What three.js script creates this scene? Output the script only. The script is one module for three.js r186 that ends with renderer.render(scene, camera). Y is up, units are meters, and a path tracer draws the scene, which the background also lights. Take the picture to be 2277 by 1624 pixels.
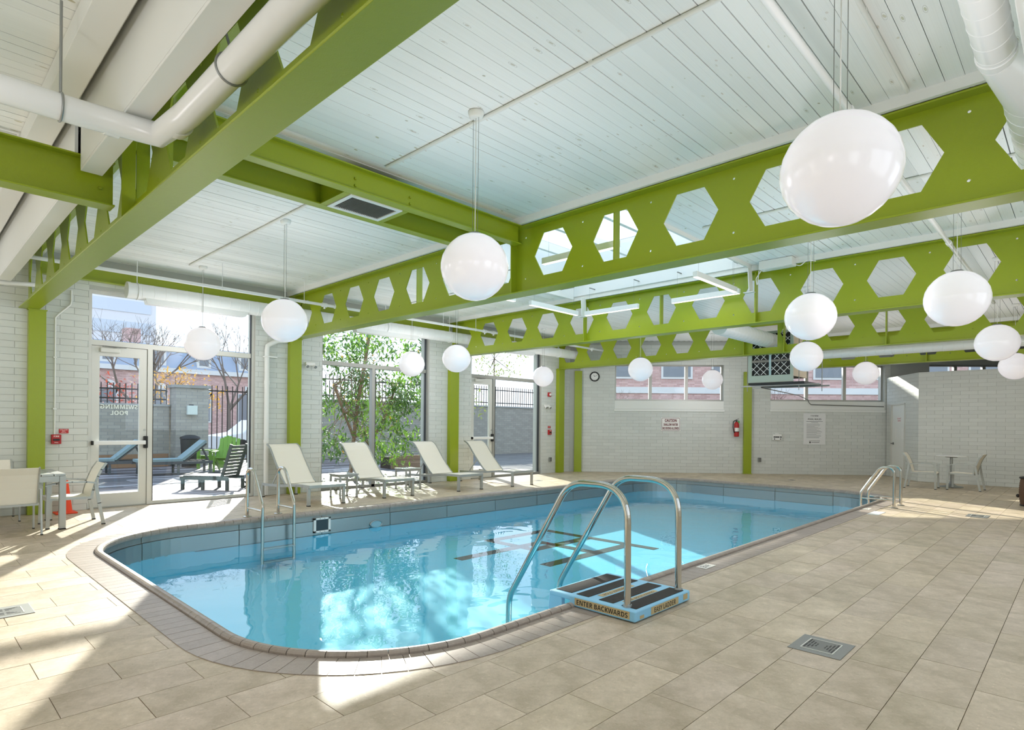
import * as THREE from 'three';
import { mergeGeometries, mergeVertices, toCreasedNormals } from 'three/addons/utils/BufferGeometryUtils.js';
import { RoundedBoxGeometry } from 'three/addons/geometries/RoundedBoxGeometry.js';
import { FontLoader } from 'three/addons/loaders/FontLoader.js';
import { TextGeometry } from 'three/addons/geometries/TextGeometry.js';
import { RectAreaLightUniformsLib } from 'three/addons/lights/RectAreaLightUniformsLib.js';

// ---------------------------------------------------------------- camera, sky, sun, exposure
// Plan axes: x runs along the green beams (window wall at -10.15), d runs along the window wall away from the camera; world z = -d.
const scene = new THREE.Scene();
const EYE = 1.25, F = 1331.6, YAW = 43.946 * Math.PI / 180, ROLL = Math.atan(25 / 2665);
const camera = new THREE.PerspectiveCamera(2 * Math.atan(812 / F) * 180 / Math.PI, 2277 / 1624, 0.05, 300);
camera.position.set(0, EYE, 0);
camera.lookAt(-Math.sin(YAW), EYE, -Math.cos(YAW));
camera.rotateZ(ROLL);
camera.setViewOffset(2277, 1624, 0, -133, 2277, 1624);

const renderer = new THREE.WebGLRenderer({ antialias: true });
renderer.toneMapping = THREE.LinearToneMapping;
renderer.toneMappingExposure = 1.26;
renderer.shadowMap.enabled = true;

// pale winter sky, the same all round: whitish at the horizon, bluer overhead
{
  const W = 64, Hh = 32, px = new Float32Array(W * Hh * 4);
  for (let j = 0; j < Hh; j++) {
    const e = Math.max(0, Math.sin(((j + 0.5) / Hh - 0.5) * Math.PI));
    const k = Math.pow(e, 0.6), a = [1.75, 1.82, 1.95], b = [0.8, 1.12, 1.68];
    for (let i = 0; i < W; i++) for (let q = 0; q < 4; q++) px[(j * W + i) * 4 + q] = q === 3 ? 1 : a[q] * (1 - k) + b[q] * k;
  }
  const t = new THREE.DataTexture(px, W, Hh, THREE.RGBAFormat, THREE.FloatType);
  t.mapping = THREE.EquirectangularReflectionMapping; t.magFilter = THREE.LinearFilter; t.needsUpdate = true;
  scene.background = t;
  scene.backgroundIntensity = 1.0;
}
const sun = new THREE.DirectionalLight(new THREE.Color(1.0, 0.93, 0.84), 10.0);
sun.name = 'sun';
sun.position.set(-8 - 0.833 * 60, 0.326 * 60, -6 - 0.447 * 60);
sun.target.position.set(-8, 0, -6);
sun.castShadow = true; sun.shadow.mapSize.set(4096, 4096); sun.shadow.radius = 1.2; sun.shadow.bias = -0.0005;
Object.assign(sun.shadow.camera, { left: -25, right: 25, top: 20, bottom: -20, near: 1, far: 140 });
scene.add(sun, sun.target);
RectAreaLightUniformsLib.init();
const LAMP = 1.5;                                                  // strength of each globe light

// ---------------------------------------------------------------- helpers
const rng = (s) => () => { s |= 0; s = s + 0x6D2B79F5 | 0; let t = Math.imul(s ^ s >>> 15, 1 | s); t = t + Math.imul(t ^ t >>> 7, 61 | t) ^ t; return ((t ^ t >>> 14) >>> 0) / 4294967296; };
const P = (x, y, d) => new THREE.Vector3(x, y, -d);
const taken = new Map();
const numbered = (n) => { const k = taken.get(n) || 0; taken.set(n, k + 1); return k ? n + '_' + String(k).padStart(3, '0') : n; };
function shadows(o) { o.traverse((m) => { if (m.isMesh) { m.castShadow = true; m.receiveShadow = true; } }); return o; }
function plain(g) { const n = g.index ? g.toNonIndexed() : g; for (const k of Object.keys(n.attributes)) if (!['position', 'normal', 'uv', 'color'].includes(k)) n.deleteAttribute(k); if (!n.attributes.uv) n.setAttribute('uv', new THREE.BufferAttribute(new Float32Array(n.attributes.position.count * 2), 2)); return n; }
const merge = (a) => a.length === 1 ? a[0] : mergeGeometries(a.map(plain), false);
// texture coordinates in metres, by the way each face points
function metres(g) {
  g = plain(g); const p = g.attributes.position, uv = g.attributes.uv, A = new THREE.Vector3(), B = new THREE.Vector3(), C = new THREE.Vector3(), N = new THREE.Vector3();
  for (let i = 0; i < p.count; i += 3) {
    A.fromBufferAttribute(p, i); B.fromBufferAttribute(p, i + 1); C.fromBufferAttribute(p, i + 2);
    N.copy(B).sub(A).cross(C.clone().sub(A)); const ax = Math.abs(N.x), ay = Math.abs(N.y), az = Math.abs(N.z);
    for (let j = 0; j < 3; j++) { const v = [A, B, C][j]; if (ay >= ax && ay >= az) uv.setXY(i + j, v.x, v.z); else if (ax >= az) uv.setXY(i + j, v.z, v.y); else uv.setXY(i + j, v.x, v.y); }
  }
  return g;
}
function mesh(name, geo, mat, parent) { const m = new THREE.Mesh(Array.isArray(geo) ? merge(geo) : geo, mat); m.name = parent ? name : numbered(name); (parent || scene).add(m); return m; }
function tag(o, label, category, group, kind) { o.userData.label = label; if (category) o.userData.category = category; if (group) o.userData.group = group; if (kind) o.userData.kind = kind; return o; }
function thing(name, label, category, group, at, turn = 0) {
  const g = new THREE.Group(); g.name = numbered(name); scene.add(g); tag(g, label, category, group);
  if (at) { g.position.set(at[0], at[1], -at[2]); g.rotation.y = turn; } else g.userData.rebase = true;
  return g;
}
function structure(name, label, category, parts = true) { const g = new THREE.Group(); g.name = numbered(name); scene.add(g); tag(g, label, category, null, 'structure'); return g; }
const turnOf = (x, d) => Math.atan2(d, x);                       // local x along plan direction (x, d)
const bx = (x0, x1, y0, y1, d0, d1) => new THREE.BoxGeometry(Math.abs(x1 - x0), Math.abs(y1 - y0), Math.abs(d1 - d0)).translate((x0 + x1) / 2, (y0 + y1) / 2, -(d0 + d1) / 2);
const lb = (x0, x1, y0, y1, z0, z1) => new THREE.BoxGeometry(x1 - x0, y1 - y0, z1 - z0).translate((x0 + x1) / 2, (y0 + y1) / 2, (z0 + z1) / 2);  // local box, z as is
const rb = (x0, x1, y0, y1, z0, z1, r = 0.008, s = 2) => new RoundedBoxGeometry(x1 - x0, y1 - y0, z1 - z0, s, Math.min(r, (x1 - x0) / 2.01, (y1 - y0) / 2.01, (z1 - z0) / 2.01)).translate((x0 + x1) / 2, (y0 + y1) / 2, (z0 + z1) / 2);
function rod(a, b, r, r2 = r, seg = 12) {                          // tapered cylinder between two Vector3
  const v = b.clone().sub(a), g = new THREE.CylinderGeometry(r2, r, v.length(), seg);
  g.applyQuaternion(new THREE.Quaternion().setFromUnitVectors(new THREE.Vector3(0, 1, 0), v.clone().normalize()));
  return g.translate((a.x + b.x) / 2, (a.y + b.y) / 2, (a.z + b.z) / 2);
}
function bar(a, b, w, h) {                                         // rectangular bar, w across (horizontal), h the other way
  const v = b.clone().sub(a), l = v.length(), z = v.clone().normalize();
  let up = Math.abs(z.y) > 0.98 ? new THREE.Vector3(1, 0, 0) : new THREE.Vector3(0, 1, 0);
  const x = up.clone().cross(z).normalize(); up = z.clone().cross(x);
  const g = new THREE.BoxGeometry(w, h, l); g.applyMatrix4(new THREE.Matrix4().makeBasis(x, up, z));
  return g.translate((a.x + b.x) / 2, (a.y + b.y) / 2, (a.z + b.z) / 2);
}
function bent(pts, r) {                                            // polyline with its corners rounded by radius r
  const out = [pts[0].clone()];
  for (let i = 1; i < pts.length - 1; i++) {
    const a = pts[i - 1].clone().sub(pts[i]), b = pts[i + 1].clone().sub(pts[i]), la = a.length(), lb2 = b.length(); a.normalize(); b.normalize();
    const ang = a.angleTo(b), t = Math.min(r / Math.tan(ang / 2), la * 0.5, lb2 * 0.5);
    const s = pts[i].clone().addScaledVector(a, t), e = pts[i].clone().addScaledVector(b, t);
    for (let k = 0; k <= 14; k++) { const q = k / 14; out.push(s.clone().multiplyScalar((1 - q) * (1 - q)).addScaledVector(pts[i], 2 * q * (1 - q)).addScaledVector(e, q * q)); }
  }
  out.push(pts[pts.length - 1].clone());
  return out;
}
class Poly extends THREE.Curve { constructor(p) { super(); this.p = p; this.l = [0]; for (let i = 1; i < p.length; i++) this.l.push(this.l[i - 1] + p[i].distanceTo(p[i - 1])); }
  getPoint(t, o = new THREE.Vector3()) { const L = t * this.l[this.l.length - 1]; let i = 1; while (i < this.p.length - 1 && this.l[i] < L) i++; const k = (L - this.l[i - 1]) / Math.max(1e-9, this.l[i] - this.l[i - 1]); return o.lerpVectors(this.p[i - 1], this.p[i], Math.min(1, Math.max(0, k))); } }
function tube(pts, r, seg = 10, n = 0) { const c = new Poly(pts); return new THREE.TubeGeometry(c, n || Math.max(4, Math.min(90, pts.length * 2)), r, seg, false); }
const pipe = (pts, r, corner = 0.06, seg = 10) => tube(bent(pts, corner), r, seg, Math.min(120, 10 * pts.length));
function prism(poly, y0, y1, uvf) {                                // vertical prism over a convex plan polygon [[x, d], ...]
  let a = 0; for (let i = 0; i < poly.length; i++) { const p = poly[i], q = poly[(i + 1) % poly.length]; a += p[0] * q[1] - q[0] * p[1]; }
  if (a < 0) poly = poly.slice().reverse();
  const pos = [], uv = [], put = (x, y, d) => { pos.push(x, y, -d); const u = uvf ? uvf(x, d) : [x, d]; uv.push(u[0], u[1]); };
  for (let i = 1; i < poly.length - 1; i++) { for (const k of [0, i, i + 1]) put(poly[k][0], y1, poly[k][1]); }
  for (let i = 0; i < poly.length; i++) { const p = poly[i], q = poly[(i + 1) % poly.length]; put(p[0], y0, p[1]); put(q[0], y0, q[1]); put(q[0], y1, q[1]); put(p[0], y0, p[1]); put(q[0], y1, q[1]); put(p[0], y1, p[1]); }
  const g = new THREE.BufferGeometry(); g.setAttribute('position', new THREE.Float32BufferAttribute(pos, 3)); g.setAttribute('uv', new THREE.Float32BufferAttribute(uv, 2)); g.computeVertexNormals();
  return g;
}
const lathe = (pts, seg = 24) => new THREE.LatheGeometry(pts.map((p) => new THREE.Vector2(p[0], p[1])), seg);
function paintVerts(g, c) { const n = g.attributes.position.count, a = new Float32Array(n * 3); for (let i = 0; i < n; i++) { a[i * 3] = c[0]; a[i * 3 + 1] = c[1]; a[i * 3 + 2] = c[2]; } g.setAttribute('color', new THREE.BufferAttribute(a, 3)); return g; }

// ---------------------------------------------------------------- textures (what surfaces are made of)
function canvas(w, h, draw) { const c = document.createElement('canvas'); c.width = w; c.height = h; draw(c.getContext('2d'), w, h); const t = new THREE.CanvasTexture(c); t.colorSpace = THREE.SRGBColorSpace; t.wrapS = t.wrapT = THREE.RepeatWrapping; return t; }
function noiseGrid(n, cells, seed) {                               // tiling value noise
  const r = rng(seed), v = Array.from({ length: cells * cells }, r), out = new Float32Array(n * n), s = (t) => t * t * (3 - 2 * t);
  for (let j = 0; j < n; j++) for (let i = 0; i < n; i++) { const x = i / n * cells, y = j / n * cells, xi = x | 0, yi = y | 0, fx = s(x - xi), fy = s(y - yi), q = (a, b) => v[(b % cells) * cells + a % cells]; out[j * n + i] = (q(xi, yi) * (1 - fx) + q(xi + 1, yi) * fx) * (1 - fy) + (q(xi, yi + 1) * (1 - fx) + q(xi + 1, yi + 1) * fx) * fy; }
  return out;
}
function fractal(n, seed, layers) { const o = new Float32Array(n * n); for (const [c, w] of layers) { const g = noiseGrid(n, c, seed + c); for (let i = 0; i < o.length; i++) o[i] += (g[i] - 0.5) * w; } return o; }
function dataTex(n, f, srgb = true) { const px = new Uint8Array(n * n * 4); for (let i = 0; i < n * n; i++) { const c = f(i); px[i * 4] = Math.max(0, Math.min(255, c[0])); px[i * 4 + 1] = Math.max(0, Math.min(255, c[1])); px[i * 4 + 2] = Math.max(0, Math.min(255, c[2])); px[i * 4 + 3] = 255; } const t = new THREE.DataTexture(px, n, n); t.magFilter = THREE.LinearFilter; t.minFilter = THREE.LinearMipmapLinearFilter; t.generateMipmaps = true; t.wrapS = t.wrapT = THREE.RepeatWrapping; if (srgb) t.colorSpace = THREE.SRGBColorSpace; t.needsUpdate = true; return t; }
const N = 512;
const stoneN = fractal(N, 11, [[4, 0.5], [9, 0.45], [22, 0.3], [60, 0.25], [170, 0.22]]);
const specks = fractal(N, 51, [[120, 1]]);
const stoneTex = dataTex(N, (i) => { const v = stoneN[i] * 52 + (specks[i] > 0.42 ? 16 : 0) - (specks[i] < -0.46 ? 22 : 0); return [224 + v, 212 + v, 190 + v * 1.12]; });
const copingN = fractal(N, 91, [[6, 0.3], [40, 0.25], [150, 0.3]]);
const copingTex = dataTex(N, (i) => { const v = copingN[i] * 34; return [176 + v, 163 + v, 152 + v]; });
const plasterN = fractal(N, 31, [[5, 0.4], [16, 0.35], [64, 0.3], [160, 0.3]]);
const wallTex = dataTex(N, (i) => { const v = plasterN[i] * 14; return [236 + v, 238 + v, 232 + v]; });
const bumpTex = dataTex(N, (i) => { const v = 128 + plasterN[i] * 120; return [v, v, v]; }, false);
const steelN = fractal(N, 71, [[3, 0.3], [24, 0.2], [140, 0.25]]);
const concreteTex = dataTex(N, (i) => { const v = plasterN[i] * 40; return [150 + v, 152 + v, 150 + v]; });
// ceiling boards: eight strips, white paint over pine with knots showing through
const boardTex = canvas(1024, 2048, (c, w, h) => {
  const r = rng(5); c.fillStyle = '#f6f8f5'; c.fillRect(0, 0, w, h);
  for (let k = 0; k < 8; k++) {
    const x0 = k * 128, t = 245 + r() * 5; c.fillStyle = `rgb(${t | 0},${(t + 2) | 0},${(t - 1) | 0})`; c.fillRect(x0, 0, 128, h);
    for (let i = 0; i < 60; i++) { c.strokeStyle = `rgba(150,150,138,${0.015 + r() * 0.03})`; c.lineWidth = 1 + r() * 2; const x = x0 + r() * 128; c.beginPath(); c.moveTo(x, r() * h); c.lineTo(x + r() * 8 - 4, r() * h); c.stroke(); }
    for (let i = 0; i < 5; i++) { const x = x0 + 20 + r() * 88, y = r() * h, s = 4 + r() * 9, a = 0.12 + r() * 0.3; c.fillStyle = `rgba(${120 + r() * 40 | 0},${108 + r() * 30 | 0},80,${a})`; c.beginPath(); c.ellipse(x, y, s * 0.7, s * 1.1, r() * 3, 0, 7); c.fill(); if (r() < 0.5) { c.strokeStyle = `rgba(110,104,90,${a})`; c.lineWidth = 2; c.beginPath(); c.ellipse(x, y, s * 1.2, s * 2, 0, 0, 7); c.stroke(); } }
  }
});
const waveTex = dataTex(N, (() => { const g = fractal(N, 202, [[5, 1.0], [11, 0.6], [26, 0.25]]); const at = (x, y) => g[((y + N) % N) * N + (x + N) % N]; return (i) => { const x = i % N, y = i / N | 0, dx = (at(x + 1, y) - at(x - 1, y)) * 9, dy = (at(x, y + 1) - at(x, y - 1)) * 9, l = Math.hypot(dx, dy, 1); return [128 - dx / l * 127, 128 - dy / l * 127, 128 + 127 / l]; }; })(), false);
const meshTex = canvas(128, 128, (c) => { c.fillStyle = '#efeadb'; c.fillRect(0, 0, 128, 128); for (let i = 0; i < 32; i++) for (let j = 0; j < 32; j++) { c.fillStyle = (i + j) % 2 ? '#e3dcc8' : '#f6f2e6'; c.fillRect(i * 4, j * 4, 4, 4); } });
meshTex.repeat.set(25, 25);

// ---------------------------------------------------------------- materials
const std = (color, roughness = 0.6, metalness = 0, extra = {}) => new THREE.MeshStandardMaterial({ color, roughness, metalness, ...extra });
const phys = (o) => new THREE.MeshPhysicalMaterial(o);
const M = {
  green: std('#93a41d', 0.3, 0, { bumpMap: bumpTex, bumpScale: 0.0012 }),
  white: std('#e9ebe6', 0.5), whiteMetal: std('#eceeec', 0.26, 0.0), whitePlastic: std('#eeeeea', 0.4),
  wall: std('#ffffff', 0.62, 0, { map: wallTex }), mortar: std('#b9bcb5', 0.8),
  brick: ['#d5d9d3', '#d3d7d1', '#d7dbd5', '#d2d6d0'].map((c) => std(c, 0.55)),
  roof: std('#3a332c', 0.9), alu: std('#b4b4ae', 0.38, 0.75), aluPaint: std('#d6d6ce', 0.42, 0.15), aluFrame: std('#a3a49e', 0.4, 0.4), aluDark: std('#7f807c', 0.4, 0.6),
  black: std('#141414', 0.5), rubber: std('#1c1c1c', 0.8), dark: std('#2b2d2e', 0.6),
  chrome: std('#cfccc5', 0.16, 1), steel: std('#aab0b2', 0.3, 0.9), steelMatt: std('#9c9f9d', 0.45, 0.8),
  frame: std('#b3b6b2', 0.4, 0.55), sling: std('#ffffff', 0.85, 0, { map: meshTex, side: THREE.DoubleSide }),
  red: std('#b3201f', 0.4), orange: std('#f04a1e', 0.5), blue: std('#93d0f2', 0.5), tread: std('#3c3a38', 0.95, 0, { bumpMap: bumpTex, bumpScale: 0.004 }),
  glass: phys({ color: '#f4faf8', roughness: 0.0, metalness: 0, transmission: 1, thickness: 0, ior: 1.52, transparent: false, side: THREE.DoubleSide }),
  grout: std('#a79b88', 0.9),
};
for (const k of ['green', 'wall']) { const m = M[k]; for (const t of ['map', 'bumpMap']) if (m[t]) { m[t] = m[t].clone(); m[t].repeat.set(k === 'green' ? 4 : 0.7, k === 'green' ? 4 : 0.7); m[t].needsUpdate = true; } }

// ---------------------------------------------------------------- plan of the room
const WX = -10.15, BEAMS = [1.26, 4.95, 8.6, 12.3, 15.95], CEIL = 3.54, BTOP = 3.465, BBOT = 2.725;
const BD = [0.7502, 0.6612], B0 = [-9.95, 12.95];                  // back wall: direction and start
const backD = (x) => B0[1] + (x - B0[0]) * BD[1] / BD[0];
const EASTX = 2.6, NEARD = -4;
const roomPoly = (o) => [[WX - o, NEARD - o], [EASTX + o, NEARD - o], [EASTX + o, backD(EASTX + o) + o * 1.33], [WX - o, backD(WX - o) + o * 1.33]];
function shapeOf(poly) { const s = new THREE.Shape(); poly.forEach((p, i) => i ? s.lineTo(p[0], p[1]) : s.moveTo(p[0], p[1])); return s; }
function slab(poly, holes, y0, y1) { const s = shapeOf(poly); for (const h of holes) { const q = new THREE.Path(); h.forEach((p, i) => i ? q.lineTo(p[0], p[1]) : q.moveTo(p[0], p[1])); s.holes.push(q); } return new THREE.ExtrudeGeometry(s, { depth: y1 - y0, bevelEnabled: false, curveSegments: 4 }).rotateX(-Math.PI / 2).translate(0, y0, 0); }
function clip(poly, nx, nd, c) {                                   // keep nx*x + nd*d >= c
  const out = []; for (let i = 0; i < poly.length; i++) { const a = poly[i], b = poly[(i + 1) % poly.length], fa = nx * a[0] + nd * a[1] - c, fb = nx * b[0] + nd * b[1] - c; if (fa >= 0) out.push(a); if (fa * fb < 0) { const t = fa / (fa - fb); out.push([a[0] + (b[0] - a[0]) * t, a[1] + (b[1] - a[1]) * t]); } }
  return out;
}
const areaOf = (p) => { let a = 0; for (let i = 0; i < p.length; i++) { const q = p[(i + 1) % p.length]; a += p[i][0] * q[1] - q[0] * p[i][1]; } return Math.abs(a) / 2; };
// how large a small horizontal piece shows from where the photographer stood (used to choose which pieces become parts of their own)
function shows(x, y, d, area) { const lat = x * Math.cos(YAW) + d * Math.sin(YAW), dep = -x * Math.sin(YAW) + d * Math.cos(YAW); if (dep < 0.4) return 0; const u = 1138 + F * lat / dep, v = 945 - F * (y - EYE) / dep; if (u < -120 || u > 2400 || v < -150 || v > 1780) return 0; return area * Math.abs(y - EYE) / (dep * dep * dep); }

// ---------------------------------------------------------------- pool outline
const PX0 = -7.65, PX1 = -2.59, PD0 = 1.39, PD1 = 12.95, PR = 1.05;
const PSEG = (() => { const w = PX1 - PX0 - 2 * PR, l = PD1 - PD0 - 2 * PR, q = PR * Math.PI / 2; return [['l', PX0 + PR, PD0, 1, 0, w], ['a', PX1 - PR, PD0 + PR, -Math.PI / 2, 0, q], ['l', PX1, PD0 + PR, 0, 1, l], ['a', PX1 - PR, PD1 - PR, 0, 0, q], ['l', PX1 - PR, PD1, -1, 0, w], ['a', PX0 + PR, PD1 - PR, Math.PI / 2, 0, q], ['l', PX0, PD1 - PR, 0, -1, l], ['a', PX0 + PR, PD0 + PR, Math.PI, 0, q]]; })();
const PLEN = PSEG.reduce((a, s) => a + s[5], 0);
function poolAt(s, off) { s = ((s % PLEN) + PLEN) % PLEN; for (const g of PSEG) { if (s <= g[5]) { if (g[0] === 'l') return [g[1] + g[3] * s + g[4] * off, g[2] + g[4] * s - g[3] * off]; const a = g[3] + s / PR; return [g[1] + Math.cos(a) * (PR + off), g[2] + Math.sin(a) * (PR + off)]; } s -= g[5]; } return poolAt(0, off); }
const poolRing = (off, n = 160) => Array.from({ length: n }, (_, i) => poolAt(PLEN * i / n, off));
const poolNear = (x, d) => { const cx = Math.min(Math.max(x, PX0 + PR), PX1 - PR), cd = Math.min(Math.max(d, PD0 + PR), PD1 - PR); let nx = x - cx, nd = d - cd, l = Math.hypot(nx, nd); if (l < 1e-6) { return { dist: -9, nx: 1, nd: 0, c: 0 }; } nx /= l; nd /= l; return { dist: l - PR, nx, nd, c: (cx + nx * PR) * nx + (cd + nd * PR) * nd }; };
function sweepRing(profile, s0, s1, n) {                           // profile [[off, y], ...] swept along the pool edge
  const pos = [], uv = []; const row = (s) => profile.map(([o, y]) => { const p = poolAt(s, o); return [p[0], y, -p[1]]; });
  let a = row(s0); for (let i = 1; i <= n; i++) { const s = s0 + (s1 - s0) * i / n, b = row(s); for (let j = 0; j < profile.length - 1; j++) { for (const [q, ss, jj] of [[a[j], 0, j], [a[j + 1], 0, j + 1], [b[j + 1], 1, j + 1], [a[j], 0, j], [b[j + 1], 1, j + 1], [b[j], 1, j]]) { pos.push(...q); uv.push(s - (1 - ss) * (s1 - s0) / n, profile[jj][1] + profile[jj][0]); } } a = b; }
  const g = new THREE.BufferGeometry(); g.setAttribute('position', new THREE.Float32BufferAttribute(pos, 3)); g.setAttribute('uv', new THREE.Float32BufferAttribute(uv, 2)); g.computeVertexNormals(); return g;
}

// ---------------------------------------------------------------- floor
const floor = structure('floor', 'beige stone tiled pool deck laid in running bond', 'floor');
mesh('slab', slab(roomPoly(0.3), [poolRing(0.03)], -0.3, -0.006), M.grout, floor);
{
  const r = rng(77), TW = 0.271, TL = 0.5655, tiles = [];
  for (let k = -11; k < 37; k++) {
    const x1 = -0.385 - TW * k, x0 = x1 - TW;
    for (let n = -9; n < 45; n++) {
      const d0 = 0.503 + (k & 1 ? 0.2825 : 0) + TL * n, d1 = d0 + TL; let poly = [[x0 + 0.0017, d0 + 0.0017], [x1 - 0.0017, d0 + 0.0017], [x1 - 0.0017, d1 - 0.0017], [x0 + 0.0017, d1 - 0.0017]];
      poly = clip(clip(clip(clip(poly, 1, 0, WX), -1, 0, -EASTX), 0, 1, NEARD), BD[1], -BD[0], BD[1] * B0[0] - BD[0] * B0[1]);
      if (poly.length < 3) continue;
      const cx = poly.reduce((a, p) => a + p[0], 0) / poly.length, cd = poly.reduce((a, p) => a + p[1], 0) / poly.length, near = poolNear(cx, cd);
      if (near.dist < -0.3) continue;
      const full = poly.length; if (near.dist < 0.7) poly = clip(poly, near.nx, near.nd, near.c + 0.2);
      if (poly.length < 3 || areaOf(poly) < 0.002) continue;
      tiles.push({ poly, x0, d0, cx, cd, whole: areaOf(poly) > TW * TL * 0.96, v: r() * 12 | 0, lift: (r() - 0.5) * 0.0012, s: shows(cx, 0, cd, areaOf(poly)) });
    }
  }
  const variants = Array.from({ length: 12 }, (_, i) => { const m = stoneTex.clone(); m.offset.set(r(), r()); m.repeat.set(TW / 1.1, TL / 1.1); m.needsUpdate = true; const t = 0.90 + 0.10 * r(); return std(new THREE.Color(t, t * (0.925 + r() * 0.02), t * (0.845 + r() * 0.05)).multiplyScalar(0.80), 0.42 + r() * 0.1, 0, { map: m, bumpMap: bumpTex, bumpScale: 0.0004 }); });
  const unit = new THREE.BoxGeometry(1, 1, 1);
  tiles.sort((a, b) => b.s - a.s);
  const rest = [];
  tiles.forEach((t, i) => {
    const y1 = t.lift, y0 = -0.014;
    if (i < 300) {
      if (t.whole) { const m = mesh('tile', unit, variants[t.v], floor); m.scale.set(TW - 0.0034, y1 - y0, TL - 0.0034); m.position.set(t.x0 + TW / 2, (y0 + y1) / 2, -(t.d0 + TL / 2)); }
      else mesh('tile', prism(t.poly, y0, y1, (x, d) => [(x - t.x0) / TW, (d - t.d0) / TL]), variants[t.v], floor);
    } else { const k = 0.68 + (t.v % 7) * 0.016; rest.push(paintVerts(prism(t.poly, y0, y1, (x, d) => [x / 1.1 + t.v * 0.37, d / 1.1 + t.v * 0.21]), [k * 1.06, k, k * 0.905])); }
  });
  const far = new THREE.Mesh(mergeGeometries(rest), std('#ffffff', 0.45, 0, { map: stoneTex, vertexColors: true, bumpMap: bumpTex, bumpScale: 0.0004 })); far.name = 'far_tiles'; far.userData.kind = 'stuff'; floor.add(far);
}

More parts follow.
